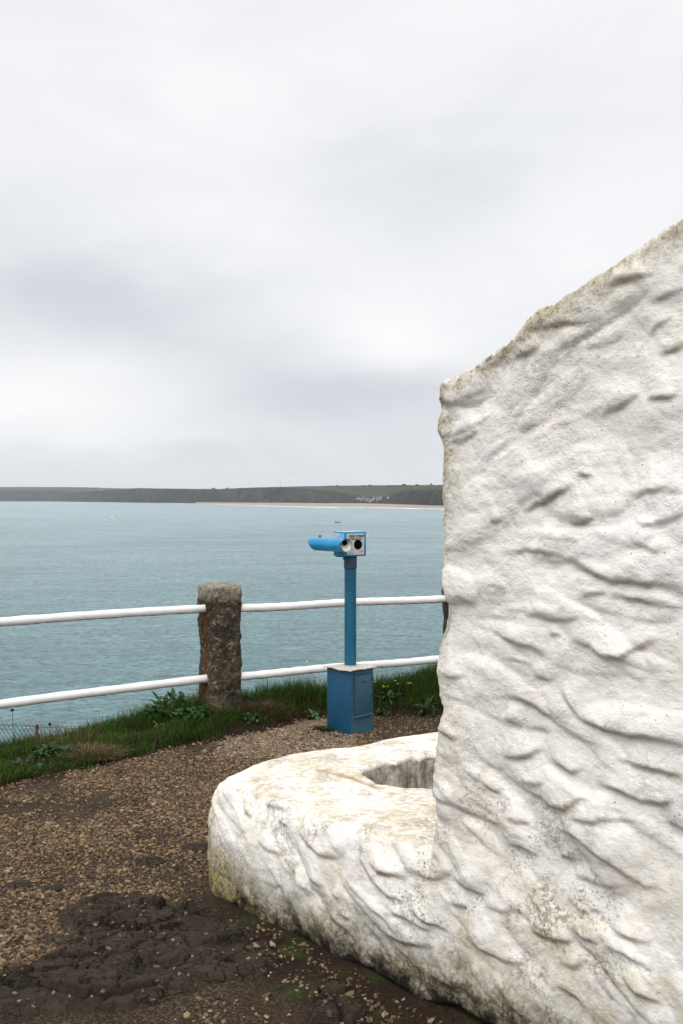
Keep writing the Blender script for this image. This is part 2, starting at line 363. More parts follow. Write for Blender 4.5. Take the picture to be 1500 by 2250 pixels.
def m_blue(name, a, b, worn, wornc=(.16, .20, .24), rough=.5, wlo=.5):
    t = NT(name); n = t.noise(6, 5, .6); f = t.noise(45, 5, .75)
    col = t.mix(t.ramp(n, [(.35, 0), (.65, 1)]), a, b)
    col = t.mix(t.math('MULTIPLY', t.ramp(f, [(wlo, 0), (wlo+.16, 1)]), worn), col, wornc)
    col = t.mix(t.math('MULTIPLY', t.ramp(t.noise(110, 3, .7), [(.62, 0), (.7, 1)]), worn), col, (.10, .055, .03))
    t.bump(t.math('ADD', f, n), .003, .5)
    return t.set(col, rough, 0, .4)
def m_plain(name, c, rough=.6, metal=0, var=.25, sc=20, bump=.002):
    t = NT(name); n = t.noise(sc, 5, .65)
    c2 = tuple(x*(1-var) for x in c)
    t.bump(n, bump, .5)
    return t.set(t.mix(t.ramp(n, [(.35, 0), (.65, 1)]), c, c2), rough, metal, .05 if rough == 1 else None)
def m_water():
    t = NT('sea_water')
    d = t.noise(.0016, 3, .5, vec=t.scale(t.obj, (1, .35, 1))); e = t.noise(.02, 4, .6, vec=t.scale(t.obj, (.5, 1, 1)))
    col = t.mix(t.ramp(d, [(.35, 0), (.65, 1)]), (.125, .280, .295), (.155, .325, .335))
    # water colour turns paler with distance from the camera
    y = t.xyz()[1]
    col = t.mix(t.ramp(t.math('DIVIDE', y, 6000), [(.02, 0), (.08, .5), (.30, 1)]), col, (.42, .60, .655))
    col = t.mix(t.ramp(e, [(.4, 0), (.65, .4)]), col, (.045, .115, .125))
    rp = t.noise(1.5, 3, .6, vec=t.scale(t.obj, (.5, .9, 1), rot=(0, 0, R(8))), dist=.5); rp2 = t.noise(.22, 4, .65, vec=t.scale(t.obj, (.4, 1, 1)))
    rp3 = t.noise(.035, 5, .65, vec=t.scale(t.obj, (.35, 1, 1)))
    col = t.mix(t.ramp(rp3, [(.42, 0), (.62, .22)]), col, (.045, .12, .14))
    col = t.mix(t.ramp(rp, [(.42, 0), (.60, .9)]), col, (.03, .085, .10)); col = t.mix(t.ramp(rp2, [(.42, 0), (.60, .38)]), col, (.03, .10, .115))  # darker look of tilted wave facets painted into the water colour
    h = t.math('ADD', t.math('MULTIPLY', t.noise(.55, 5, .6, vec=t.scale(t.obj, (.55, 1.25, 1), rot=(0, 0, R(12))), dist=.3), .55), t.math('MULTIPLY', t.noise(.12, 3, .55, vec=t.scale(t.obj, (.4, 1.4, 1), rot=(0, 0, R(-8)))), 1.6))
    h = t.math('ADD', h, t.math('MULTIPLY', t.noise(2.2, 3, .6), .14))
    t.bump(h, 2.2, 1)
    return t.set(col, .22, 0, .5, IOR=1.333)
M = dict(lime=m_limewash(), limeb=m_limewash(True), soil=m_ground(), rock=m_rock(), granite=m_granite(), rail=m_white_rail(),
         pebble=m_attr('pebble', .85, .2), grass=m_attr('grass_blade', .6, .25, trans=.25), leaf=m_attr('weed_leaf', .5, .3, trans=.2),
         cab=m_blue('worn_blue_cabinet_paint', (.016, .085, .145), (.028, .11, .17), .65, (.09, .15, .17), .5, .47),
         cabside=m_blue('blue_cabinet_paint', (.005, .065, .15), (.010, .085, .18), .45, (.05, .12, .16), .5, .5),
         pole=m_blue('blue_pole_paint', (.004, .090, .18), (.010, .125, .22), .55, (.05, .16, .21), .35, .5),
         collar=m_blue('grimy_blue_paint', (.02, .07, .14), (.035, .09, .15), .7, (.07, .06, .05), .6, .45),
         bright=m_blue('bright_blue_paint', (.001, .22, .46), (.002, .27, .54), .1, (.2, .4, .55), .25, .6),
         boxtop=m_plain('pale_faded_top', (.5, .6, .66), .5, 0, .2),
         plate=m_plain('white_enamel_plate', (.62, .60, .57), .4, 0, .12, 30, .0005), white=m_plain('white_cup', (.62, .60, .57), .5, 0, .15),
         black=m_plain('black_rubber', (.003, .003, .003), 1, 0, .2), ink=m_plain('black_ink', (.012, .010, .010), .5, 0, .1), orange=m_plain('orange_ink', (.6, .12, .03), .5, 0, .1),
         guano=m_plain('dirty_white_plate', (.62, .56, .50), .8, 0, .35, 60, .004), wire=m_plain('dark_wire', (.03, .035, .04), .6, .2, .3),
         rust=m_plain('rusty_steel', (.06, .035, .03), .8, 0, .4), sticker=None)
def m_sticker():
    t = NT('torn_sticker'); n = t.noise(55, 4, .7); c = t.noise(30, 2, .5, col=True)
    col = t.mix(t.ramp(n, [(.42, 0), (.5, 1)]), (.015, .25, .58), (.55, .60, .60))
    col = t.mix(t.ramp(t.noise(80, 3, .6), [(.55, 0), (.62, .7)]), col, (.42, .30, .25))
    return t.set(col, .5)
M['sticker'] = m_sticker()
# ------------------------------------------------------------------ ground sheet
FX = np.array([-9, -5.9, -2.22, -1.0, .8, 4, 9, 20]); FY = np.array([1.5, 3.9, 6.49, 7.36, 8.05, 8.6, 8.9, 8.0])
def dist_edge(x, y): return (y-np.interp(x, FX, FY))*.88
def inner(x): return np.interp(x, [-4, -2.2, -1.5, -.9, -.55, -.3, .0, .35, .8, 2], [.75, .72, .62, .42, .34, .13, .06, .14, .22, .3])
def mound(x): return np.interp(x, [-4, -2.2, -1.4, -1.0, -.3, .1, .35, .8, 2], [.0, .01, .05, .10, .13, .12, .12, .21, .3])
def px_of(x, y, z=0):
    yy = np.maximum(y, .3); return 750+FPX*x/yy, 1095+FPX*(EYE-z)/yy
def inpoly(px, py, poly):
    r = np.zeros(px.shape, bool); n = len(poly)
    for i in range(n):
        x1, y1 = poly[i]; x2, y2 = poly[(i+1) % n]
        c = ((y1 > py) != (y2 > py)) & (px < (x2-x1)*(py-y1)/(y2-y1+1e-12)+x1); r ^= c
    return r
def polydist(x, y, poly):
    """signed distance to a polygon (negative inside)"""
    d = np.full(x.shape, 1e9); n = len(poly)
    for i in range(n):
        a = np.array(poly[i], float); b = np.array(poly[(i+1) % n], float); ab = b-a
        t = np.clip(((x-a[0])*ab[0]+(y-a[1])*ab[1])/(ab@ab), 0, 1)
        d = np.minimum(d, np.hypot(x-a[0]-t*ab[0], y-a[1]-t*ab[1]))
    return np.where(inpoly(x, y, poly), -d, d)
def gp(pts): return [tuple(at_height(a, b, 0)[:2]) for a, b in pts]
ROCKS = [gp([(130, 2010), (185, 1975), (300, 1962), (400, 1990), (445, 1985), (470, 2000), (560, 2050), (640, 2075), (645, 2130), (600, 2160), (520, 2170), (430, 2190), (350, 2225), (230, 2240), (60, 2248), (-60, 2252), (-90, 2160), (60, 2125), (160, 2085), (75, 2075), (110, 2055), (150, 2060)]),
         gp([(640, 2160), (700, 2130), (780, 2150), (830, 2230), (760, 2290), (660, 2270)]),
         gp([(470, 2005), (560, 2040), (690, 2100), (770, 2160), (870, 2225), (880, 2290), (760, 2240), (690, 2150), (655, 2120), (600, 2075), (520, 2040)]),
         gp([(440, 2262), (560, 2245), (640, 2290), (560, 2340), (430, 2300)])]
def ground_z(x, y, detail=True):
    d = dist_edge(x, y); w = inner(x)
    z = mound(x)*sm(d, -w, -w+.38)
    z = z-np.where(d > .35, .62*(d-.35), 0)
    z = z-np.where(d > 2.2, 2.4*(d-2.2), 0)
    z = np.maximum(z, -36)
    if detail:
        p = np.stack([x, y, x*0], 1)
        z = z+.012*fbm(p, 1.3, 3, 5)+.006*fbm(p, 9, 3, 9)*(d < 1)+np.where(d > 1.5, fbm(p, .35, 4, 3)*np.minimum((d-1.5)*.25, 2.2), 0)
        # gravel heaped against the cabinet's left side
        z = z+.035*np.exp(-(((x+.17)/.12)**2+((y-7.25)/.16)**2))
        # hollow under the wall foot, at the right
        z = z-.05*np.exp(-(((x-.15)/.4)**2+((y-3.2)/.3)**2))
    return z
def make_ground():
    def patch(xs, ys):
        X, Y = np.meshgrid(xs, ys, indexing='ij'); return X.ravel(), Y.ravel(), grid_faces(len(xs), len(ys))
    xs = np.concatenate([np.linspace(-60, -9, 18)[:-1], np.linspace(-9, -3, 50)[:-1], np.arange(-3, 1.6, .016), np.linspace(1.6, 6, 60)[1:], np.linspace(6, 60, 20)[1:]])
    ys = np.concatenate([np.linspace(-40, 1, 16)[:-1], np.linspace(1, 2.4, 25)[:-1], np.arange(2.4, 8.6, .016), np.linspace(8.6, 12, 60)[1:], np.linspace(12, 40, 50)[1:]])
    x, y, F = patch(xs, ys); z = ground_z(x, y); d = dist_edge(x, y); w = inner(x)
    V = np.stack([x, y, z], 1)
    dark_soil = np.clip(sm(d, -w-.12, -w+.02)+.8*sm(-(x*.711+y*.703-2.66), -.1, .55)*0, 0, 1)
    dark_soil = np.maximum(dark_soil, .55*sm(-y, -3.6, -2.7)); dark_soil = np.maximum(dark_soil, .8*sm(x*.711+y*.703, 2.1, 2.5)*sm(x, -.75, -.45)*(y < 4.3))  # soil darker towards the camera, dark and damp along the wall foot
    px, py = px_of(x, y)
    ms = .8*np.clip(fbm(V, 7, 4, 77)*2.2-.35, 0, 1)*np.exp(-((x*.711+y*.703-2.45)/.22)**2)
    ms = np.maximum(ms, .7*np.clip(fbm(V, 5, 4, 71)*2, 0, 1)*(y < 7.5)*np.exp(-(((x-.25)/.35)**2+((y-7.45)/.12)**2)))
    o = np_mesh('ground', V, F, M['soil'], attrs={'dark_soil': dark_soil, 'moss': np.clip(ms, 0, 1)})
    tag(o, kind='structure')
make_ground()
def make_outcrop():
    step = .006; x0, x1, y0, y1 = -1.35, .35, 2.45, 4.35
    xs = np.arange(x0, x1, step); ys = np.arange(y0, y1, step); X, Y = np.meshgrid(xs, ys, indexing='ij'); x, y = X.ravel(), Y.ravel()
    V0 = np.stack([x, y, 0*x], 1)
    wx = x+.03*fbm(V0, 5, 4, 21)+.014*fbm(V0, 22, 3, 22); wy = y+.03*fbm(V0, 5, 4, 23)+.014*fbm(V0, 22, 3, 24)
    sd = np.minimum.reduce([polydist(wx, wy, p) for p in ROCKS])
    # two scales of joints in bedrock, stretched along the bedding (towards the upper right)
    def cells(n, ang, st, seed):
        r = np.random.default_rng(seed); c, s = math.cos(ang), math.sin(ang)
        P = np.stack([r.uniform(x0, x1, n), r.uniform(y0, y1, n)], 1)
        def tr(a, b): return np.stack([(a*c+b*s)/st, (-a*s+b*c)], 1)
        Q = tr(wx, wy).astype(np.float32); T = tr(P[:, 0], P[:, 1]).astype(np.float32)
        f1 = np.full(len(x), 9e9, np.float32); f2 = f1.copy(); idx = np.zeros(len(x), int)
        for k in range(n):
            dd = (Q[:, 0]-T[k, 0])**2+(Q[:, 1]-T[k, 1])**2
            b = dd < f1; f2 = np.where(b, f1, np.minimum(f2, dd)); f1 = np.where(b, dd, f1); idx = np.where(b, k, idx)
        hh = r.uniform(0, 1, n)[idx]; g = r.normal(0, 1, (n, 2))[idx]
        rel = (x-P[idx, 0])*g[:, 0]+(y-P[idx, 1])*g[:, 1]
        return np.sqrt(f2)-np.sqrt(f1), hh, rel
    e1, h1, r1 = cells(60, R(35), 1.7, 1); e2, h2, r2 = cells(260, R(30), 2.0, 2)
    m = sm(-sd, -.0, .07)
    h = -.035+m*(.042+.026*h1+.10*np.clip(r1, -.3, .3)*.5)+.014*m*h2+.05*m*r2
    cr1 = np.exp(-(e1/.007)**1.3)*np.clip(.9+fbm(V0, 5, 2, 91), 0, 1); cr2 = np.exp(-(e2/.0045)**1.3)*np.clip(.55+1.3*fbm(V0, 4, 2, 92), 0, 1)
    h = h-m*(.036*cr1+.022*cr2)+.009*fbm(V0, 11, 5, 41, .6)+.008*(1-2*np.abs(fbm(V0, 24, 4, 43)))*m
    z = h+ground_z(x, y, True)
    keep = sd < .05
    idx = np.arange(len(x)).reshape(len(xs), len(ys)); F = grid_faces(len(xs), len(ys)); F = F[keep[F].all(1)]
    used, inv = np.unique(F, return_inverse=True); F = inv.reshape(F.shape)
    V = np.stack([x, y, z], 1)[used]
    moss = np.clip((fbm(V0, 6, 4, 51)*2.4-.25), 0, 1)*(.3+.7*np.exp(-(((x+.3)/.35)**2+((y-3.7)/.3)**2)))+.6*sm(cr1, .3, 1)*(fbm(V0, 4, 2, 55) > 0)
    o = np_mesh('rock_outcrop', V, F, M['rock'], attrs={'crack': np.clip(cr1+.7*cr2, 0, 1)[used], 'moss': np.clip(moss, 0, 1)[used]})
    tag(o, kind='structure')
make_outcrop()
def blob_rock(name, c, sx, sy, sz, seed, mat, rz=0, lab=None, cat='rock', sub=4, parent=None, rough=.25):
    bm = bmesh.new(); bmesh.ops.create_icosphere(bm, subdivisions=sub, radius=1); me = bpy.data.meshes.new(name); bm.to_mesh(me); bm.free()
    n = len(me.vertices); V = np.zeros(n*3, np.float32); me.vertices.foreach_get('co', V); V = V.reshape(-1, 3)
    V = V*(1+rough*fbm(V, 1.6, 4, seed)[:, None]+.05*fbm(V, 9, 3, seed+3)[:, None]); V = V*np.array([sx, sy, sz])
    me.vertices.foreach_set('co', V.astype(np.float32).ravel()); me.update()
    for an in ('crack', 'moss', 'crease'): me.attributes.new(an, 'FLOAT', 'POINT')
    o = link_mesh(name, me, mat, parent); o.location = c; o.rotation_euler = (0, 0, rz)
    if lab: tag(o, lab, cat)
    return o
for px, py, wpx, hh, lab in ((330, 1893, 32, .022, 'small dark oval stone bedded in the gravel left of the bench foot'),
                             (42, 1946, 34, .014, 'flat dark stone bedded in the gravel, leftmost of the embedded stones'),
                             (112, 1952, 28, .014, 'flat dark stone bedded in the gravel just right of the leftmost stone'),
                             (432, 1862, 36, .02, 'dark stone bedded in soil against the rounded end of the white bench')):
    p = at_height(px, py, 0); s = wpx/FPX*p[1]
    blob_rock('embedded_stone', (p[0], p[1], float(ground_z(p[:1], p[1:2])[0])), s, s*.75, hh, px, M['rock'], .2, lab)

# ------------------------------------------------------------------ whitewashed wall with its low bench
D2 = np.array([.703, -.711]); N2 = np.array([-.711, -.703])       # along the face (towards the right), and out of the face
P0 = np.array([-.58, 4.25])
def uv(px, py):
    r = ray(px, py); k = (P0@N2)/(r[0]*N2[0]+r[1]*N2[1]); p = np.array([r[0]*k, r[1]*k, r[2]*k+EYE]); return (p[:2]-P0)@D2, p[2]
def make_wall():
    left = [(945, 1900), (950, 1870), (955, 1800), (958, 1700), (962, 1610), (976, 1560), (964, 1528), (957, 1480), (958, 1425), (971, 1368), (975, 1312), (966, 1255), (971, 1150), (968, 1100), (976, 985), (963, 948), (970, 900), (976, 842),
            (1000, 832), (1040, 808), (1085, 778), (1130, 745), (1160, 708), (1180, 690), (1215, 676), (1245, 650), (1290, 622), (1340, 588), (1400, 545), (1450, 505), (1500, 475)]
    pts = [uv(*p) for p in left]
    pts = [(pts[0][0], -.25)]+pts+[(2.2, 3.05), (2.9, 3.4), (5.0, 3.4), (5.0, -.25)]
    bm = bmesh.new(); TH = .52
    def w3(u, v, n): q = P0+D2*u-N2*n; return (q[0], q[1], v)
    a = [bm.verts.new(w3(u, v, 0)) for u, v in pts]
    # the back outline is set in a little, so the end face turns away
    b = [bm.verts.new(w3(u+(.0 if i > 19 else .0), v-(.02 if 18 < i < 33 else 0), TH)) for i, (u, v) in enumerate(pts)]
    bm.faces.new(a); bm.faces.new(b[::-1]); n = len(pts)
    for i in range(n): bm.faces.new((a[i], b[i], b[(i+1) % n], a[(i+1) % n]))
    bmesh.ops.recalc_face_normals(bm, faces=bm.faces)
    me = bpy.data.meshes.new('w'); bm.to_mesh(me); bm.free()
    # bench
    foot = [(-.57, 4.27), (-.45, 4.13), (-.1, 3.765), (.33, 3.33), (1.1, 2.60), (1.6, 3.3), (1.3, 5.6), (.9, 5.33), (.5, 5.19), (.23, 5.08), (-.02, 4.95), (-.2, 4.87), (-.34, 4.79), (-.46, 4.62), (-.56, 4.47), (-.6, 4.37)]
    ctr = np.array([.2, 4.4]); bm = bmesh.new(); rings = []
    for z, k in ((-.25, .015), (.02, .0), (.12, -.01), (.26, .0), (.37, .035), (.44, .075), (.475, .125), (.49, .19)):
        ring = []
        for i, p in enumerate(foot):
            p = np.array(p); q = ctr-p; q = q/np.linalg.norm(q)
            kk = k*(.85 if i > 9 or i < 2 else .32 if i in (2, 3) else .5); kk = kk if i not in (4, 5, 6) else 0
            if i in (11, 12, 13) : kk *= .8
            ring.append(bm.verts.new((*(p+q*kk), z)))
        rings.append(ring)
    bm.faces.new(rings[0][::-1]); bm.faces.new(rings[-1])
    for r0, r1 in zip(rings, rings[1:]):
        for i in range(len(foot)): bm.faces.new((r0[i], r0[(i+1) % len(foot)], r1[(i+1) % len(foot)], r1[i]))
    bmesh.ops.recalc_face_normals(bm, faces=bm.faces)
    mb = bpy.data.meshes.new('b'); bm.to_mesh(mb); bm.free()
    # hollow sunk into the bench top
    hol = [tuple(at_height(a_, b_, .49)[:2]) for a_, b_ in ((790, 1698), (797, 1686), (822, 1680), (846, 1670), (872, 1673), (905, 1660), (921, 1668), (934, 1657), (975, 1655), (1060, 1650), (1060, 1742), (975, 1742), (950, 1731), (925, 1727), (890, 1731), (862, 1724), (826, 1722), (806, 1709))]
    mh = MB().poly(hol[::-1], .30, .9).mesh('h')
    ow, ob, oh = [bpy.data.objects.new(k, m_) for k, m_ in (('w', me), ('b', mb), ('h', mh))]
    for o in (ow, ob, oh): COL.objects.link(o)
    md = ob.modifiers.new('x', 'BOOLEAN'); md.operation = 'DIFFERENCE'; md.object = oh; md.solver = 'EXACT'
    md = ob.modifiers.new('u', 'BOOLEAN'); md.operation = 'UNION'; md.object = ow; md.solver = 'EXACT'
    md = ob.modifiers.new('r', 'REMESH'); md.mode = 'VOXEL'; md.voxel_size = .0075; md.adaptivity = 0
    md = ob.modifiers.new('s', 'SMOOTH'); md.factor = .5; md.iterations = 7
    dg = bpy.context.evaluated_depsgraph_get(); ev = ob.evaluated_get(dg); mm = bpy.data.meshes.new_from_object(ev)
    for o in (ow, ob, oh): bpy.data.objects.remove(o)
    nv = len(mm.vertices); V = np.zeros(nv*3, np.float32); mm.vertices.foreach_get('co', V); V = V.reshape(-1, 3).astype(float)
    Nn = np.zeros(nv*3, np.float32); mm.vertex_normals.foreach_get('vector', Nn); Nn = Nn.reshape(-1, 3).astype(float)
    nf = len(mm.polygons); F = np.zeros(nf*4, np.int32); mm.loops.foreach_get('vertex_index', F); F = F.reshape(-1, 4)
    u = (V[:, :2]-P0)@D2; dn = (V[:, :2]-P0)@N2; v = V[:, 2]
    # how much a point belongs to the front face: outward normal and near the plane
    front = sm(Nn[:, :2]@N2, .15, .7)*sm(dn, -.28, -.08)
    h = np.zeros(nv); crease = np.zeros(nv)
    # random rounded rubble under the limewash
    r = np.random.default_rng(12)
    q = np.stack([u, v], 1)
    q = q+np.stack([.05*fbm(np.stack([u, v, 0*u], 1), 3.5, 3, 61), .04*fbm(np.stack([u, v, 0*u], 1), 3.5, 3, 62)], 1)
    vis = front > .02
    qi = q[vis]; hh = np.zeros(vis.sum())
    for k in range(330):
        cu, cv = r.uniform(-.1, 2.1), r.uniform(-.05, 3.0)
        ang = np.interp(cv, [0, .6, 1.1, 1.5, 2.1, 2.6], [-36, -30, -18, -4, 22, 34])+r.normal(0, 9); a = R(ang)
        L_ = r.uniform(.05, .17); W_ = r.uniform(.018, .05); A = r.uniform(.003, .011)*(.85 if cv < 1 else .6)
        dx = qi[:, 0]-cu; dy = qi[:, 1]-cv; near = (np.abs(dx) < L_*1.3) & (np.abs(dy) < L_*1.3)
        if not near.any(): continue
        dx, dy = dx[near], dy[near]; s = (dx*math.cos(a)+dy*math.sin(a))/L_; t = (-dx*math.sin(a)+dy*math.cos(a))/W_
        t = np.where(t < 0, t*1.7, t*.75)
        rr = np.clip(1-(s*s+t*t), 0, 1); dome = A*np.sqrt(rr)*sm(rr, 0, .25)
        hh[near] = np.maximum(hh[near], dome)+.25*np.minimum(hh[near], dome)
    h[vis] += hh*.85
    big = np.zeros(vis.sum())
    for k in range(95):
        cu, cv = r.uniform(-.05, 2.1), r.uniform(0, 2.9)
        a = R(np.interp(cv, [0, .6, 1.1, 1.5, 2.1, 2.6], [-32, -26, -14, -2, 20, 32])+r.normal(0, 16))
        L_ = r.uniform(.13, .26); W_ = r.uniform(.05, .11); A = r.uniform(.007, .019)
        dx = qi[:, 0]-cu; dy = qi[:, 1]-cv; s = (dx*math.cos(a)+dy*math.sin(a))/L_; t = (-dx*math.sin(a)+dy*math.cos(a))/W_
        t = np.where(t < 0, t*1.4, t*.85); rr = np.clip(1-(np.abs(s)**2.6+np.abs(t)**2.6), 0, 1)
        big = np.maximum(big, A*rr**.6)
    h[vis] += big
    # ledges and creases read off the real wall
    S = [([(1168,726),(1200,722),(1260,710),(1336,698)],1.3),([(1092,802),(1148,782),(1192,762)],.9),([(984,972),(1020,968),(1056,946)],1.3),([(1000,884),(1032,870),(1084,854)],.8),
    ([(1310,920),(1368,886),(1408,866)],1.2),([(1420,874),(1472,870),(1490,858)],.9),([(1336,636),(1380,614),(1436,598)],1.0),([(1416,670),(1460,646),(1496,630)],1.1),([(1416,742),(1440,718),(1476,694)],.9),
    ([(1440,776),(1480,766),(1510,752)],1.1),([(1268,770),(1332,754),(1380,726)],.8),([(1136,946),(1180,928),(1212,914)],.7),([(1266,1040),(1290,1046),(1306,1036)],1.0),([(1140,1126),(1180,1110),(1220,1092),(1262,1062)],1.3),
    ([(1072,1150),(1086,1152),(1100,1140)],1.0),([(1252,1148),(1280,1150),(1306,1138)],1.2),([(1388,1140),(1416,1154),(1460,1146),(1520,1128)],1.5),([(1384,1096),(1420,1080),(1468,1074),(1510,1088)],1.0),
    ([(1092,1214),(1148,1208),(1188,1214),(1244,1226)],1.0),([(1244,1226),(1300,1256),(1340,1278),(1420,1282),(1510,1292)],1.7),([(1268,1306),(1332,1302)],.8),([(1336,1310),(1380,1314),(1432,1322),(1510,1336)],1.3),
    ([(1088,1346),(1140,1348),(1196,1358),(1244,1360),(1312,1362)],1.3),([(1084,1392),(1140,1414),(1200,1438)],1.4),([(1248,1414),(1300,1422),(1332,1440),(1364,1448),(1400,1426),(1448,1404)],1.6),([(1072,1282),(1116,1292)],.6),
    ([(1220,1510),(1244,1542),(1272,1574),(1320,1596),(1380,1618),(1440,1618),(1510,1646)],1.9),([(1072,1534),(1124,1534),(1172,1550),(1200,1574),(1240,1606),(1284,1622),(1324,1640)],1.7),([(1100,1578),(1144,1596)],1.1),
    ([(966,1480),(990,1488),(1024,1486)],1.2),([(1048,1466),(1064,1482)],.7),([(962,1604),(1004,1628)],1.1),([(1205,1394),(1234,1392)],1.0),([(996,1306),(1044,1332)],.8),([(1152,1598),(1204,1610)],.8),
    ([(1100,1664),(1148,1664),(1188,1652)],1.5),([(1140,1712),(1176,1726),(1198,1716)],.9),([(1200,1672),(1252,1696),(1284,1686)],1.0),([(1188,1766),(1236,1770),(1300,1744)],1.3),([(1360,1666),(1420,1686),(1480,1700),(1510,1724)],1.4),
    ([(1308,1722),(1364,1734),(1412,1758),(1448,1768),(1484,1760)],1.5),([(1100,1792),(1128,1804),(1160,1808)],1.1),([(1212,1814),(1284,1850),(1324,1878),(1380,1922),(1412,1946),(1452,1954)],1.8),([(1248,1790),(1312,1798),(1340,1794),(1416,1814)],1.1),
    ([(1096,1858),(1140,1862),(1176,1880)],1.0),([(1218,1888),(1256,1892)],1.0),([(1248,1926),(1284,1934),(1320,1950),(1376,1946)],1.3),([(880,1916),(930,1930),(965,1930),(996,1916)],1.3),([(988,1932),(1020,1950),(1060,1968)],1.7),
    ([(896,1992),(940,2030),(976,2046)],1.1),([(976,1984),(1024,1992)],1.1),([(1060,1990),(1108,2006),(1148,2014)],1.1),([(1160,2040),(1216,2066),(1264,2074)],1.5),([(1232,1976),(1272,1998),(1320,2008)],1.4),
    ([(1250,2032),(1276,2058),(1316,2074)],1.4),([(1344,2046),(1392,2066),(1440,2074)],1.4),([(1230,2116),(1262,2128),(1286,2110)],1.0),([(1368,2140),(1400,2178),(1460,2206)],1.6),([(1008,2058),(1060,2086),(1108,2110),(1148,2122)],1.2),
    ([(1216,2164),(1260,2194),(1288,2224)],1.4),([(936,2148),(980,2170),(998,2192)],1.2),([(1330,2080),(1380,2102),(1440,2132)],1.5),([(1456,1808),(1510,1830)],1.1),
    ([(538,1736),(548,1760),(570,1776),(602,1786),(630,1788)],1.5),([(512,1768),(522,1790),(536,1802)],1.2),([(598,1808),(630,1816)],1.0),([(650,1830),(682,1856),(706,1878),(730,1884),(758,1886)],1.5),
    ([(806,1894),(834,1916),(874,1926),(900,1930)],1.7),([(782,1888),(800,1912),(830,1948),(858,1970),(898,1986)],1.6),([(686,1926),(722,1946)],1.4),([(578,1938),(602,1949),(618,1943)],1.2),
    ([(670,1940),(690,1968)],1.0),([(726,1800),(770,1818),(810,1828),(846,1836)],1.2),([(648,1908),(656,1936),(644,1954)],1.1),([(843,2004),(893,2018),(946,2052)],1.4),([(731,1956),(745,1975)],1.0),
    ([(744,2002),(768,2018)],1.1),([(840,2054),(886,2078),(950,2090)],1.2),([(560,1850),(590,1872),(622,1880)],.8),([(700,1990),(740,2030),(770,2060)],1.0),([(1060,1720),(1080,1740),(1100,1742)],.7),
    ([(1030,1400),(1046,1420),(1050,1440)],.6),([(1390,1200),(1440,1206),(1480,1204)],.7),([(1170,1480),(1200,1492),(1215,1486)],.8),([(1080,1440),(1130,1452),(1170,1462)],.6),([(1180,1180),(1230,1190),(1280,1186)],.5)]
    uv3 = np.stack([u, v, 0*u], 1)
    wu = u+.010*fbm(uv3, 14, 3, 81)+.003*fbm(uv3, 50, 2, 83); wv = v+.012*fbm(uv3, 12, 3, 82)+.003*fbm(uv3, 55, 2, 84)
    for P, amp in S:
        Q = np.array([uv(*p) for p in P]); mnx, mny = Q.min(0)-.13; mxx, mxy = Q.max(0)+.13
        I = np.nonzero((wu > mnx) & (wu < mxx) & (wv > mny) & (wv < mxy) & vis)[0]
        if not len(I): continue
        seg = np.diff(Q, axis=0); L_ = np.hypot(*seg.T); cum = np.concatenate([[0], np.cumsum(L_)]); tot = cum[-1]
        bd = np.full(len(I), 9.); bs = np.zeros(len(I)); ba = np.zeros(len(I))
        for k in range(len(seg)):
            dx = wu[I]-Q[k, 0]; dy = wv[I]-Q[k, 1]; t = (dx*seg[k, 0]+dy*seg[k, 1])/L_[k]**2; tc = np.clip(t, 0, 1)
            ex = dx-tc*seg[k, 0]; ey = dy-tc*seg[k, 1]; dd = np.hypot(ex, ey); sg = np.sign(-seg[k, 1]*dx+seg[k, 0]*dy)
            b = dd < bd; bd = np.where(b, dd, bd); bs = np.where(b, sg, bs); ba = np.where(b, cum[k]+tc*L_[k]+0*t, ba)
        al = ba/tot; taper = np.clip(4*al*(1-al), 0, 1)**.85*np.clip(.9+.6*fbm(uv3[I], 9, 2, 401), .4, 1.3)
        s = bd*bs; A = .0118*amp; w_ = .042+.022*amp+.16*min(tot, .35)*.3
        up_ = A*np.exp(-(np.maximum(s, 0)/w_)**1.5); dn_ = -.22*A*np.exp(-np.maximum(-s, 0)/(w_*.7))
        k_ = 1/(1+np.exp(-np.clip(s/.0032, -40, 40))); prof = up_*k_+dn_*(1-k_)
        h[I] += prof*taper
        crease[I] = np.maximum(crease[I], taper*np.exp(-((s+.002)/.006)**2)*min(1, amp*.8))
    # general unevenness on every face
    bsel = (dn < -.05)*(V[:, 2] < .6)+((V[:, 2] < .5) & (u < .9))
    base = .014*np.clip(bsel, 0, 1)*fbm(V, 4.2, 3, 131)+.024*fbm(V, 2.3, 3, 101)+.017*fbm(V, 5.5, 3, 102)+.0035*fbm(V, 18, 3, 103)+.0016*fbm(V, 45, 2, 104)
    topf = sm(Nn[:, 2], .6, .9)
    tot = base*(1-.55*topf)+front*(h-.008)
    # wavy ragged foot, set back under the limewash, as it overhangs the rock
    p3 = fbm(np.stack([u*1.0, 0*u, 0*u], 1), 5, 3, 120)+.7*fbm(np.stack([V[:, 0], V[:, 1], 0*u], 1), 17, 3, 121)
    zf = -.035+.03*p3
    under = sm(-(v-zf), -.03, .03)*(np.abs(Nn[:, 2]) < .8)
    tot = tot-.065*under
    V2 = V+Nn*tot[:, None]
    tc_ = [at_height(a_, b_, .49)[:2] for a_, b_ in ((700, 1694), (735, 1700), (765, 1708), (795, 1718), (826, 1730))]
    dc = np.full(nv, 9.)
    for a_, b_ in zip(tc_, tc_[1:]):
        ab = b_-a_; tt = np.clip(((V[:, :2]-a_)@ab)/(ab@ab), 0, 1); dc = np.minimum(dc, np.hypot(*(V[:, :2]-a_-tt[:, None]*ab).T)+.006*fbm(V, 30, 2, 9))
    topm = (Nn[:, 2] > .5) & (V[:, 2] > .38) & (V[:, 2] < .55)
    V2[:, 2] -= .012*np.exp(-(dc/.008)**2)*topm
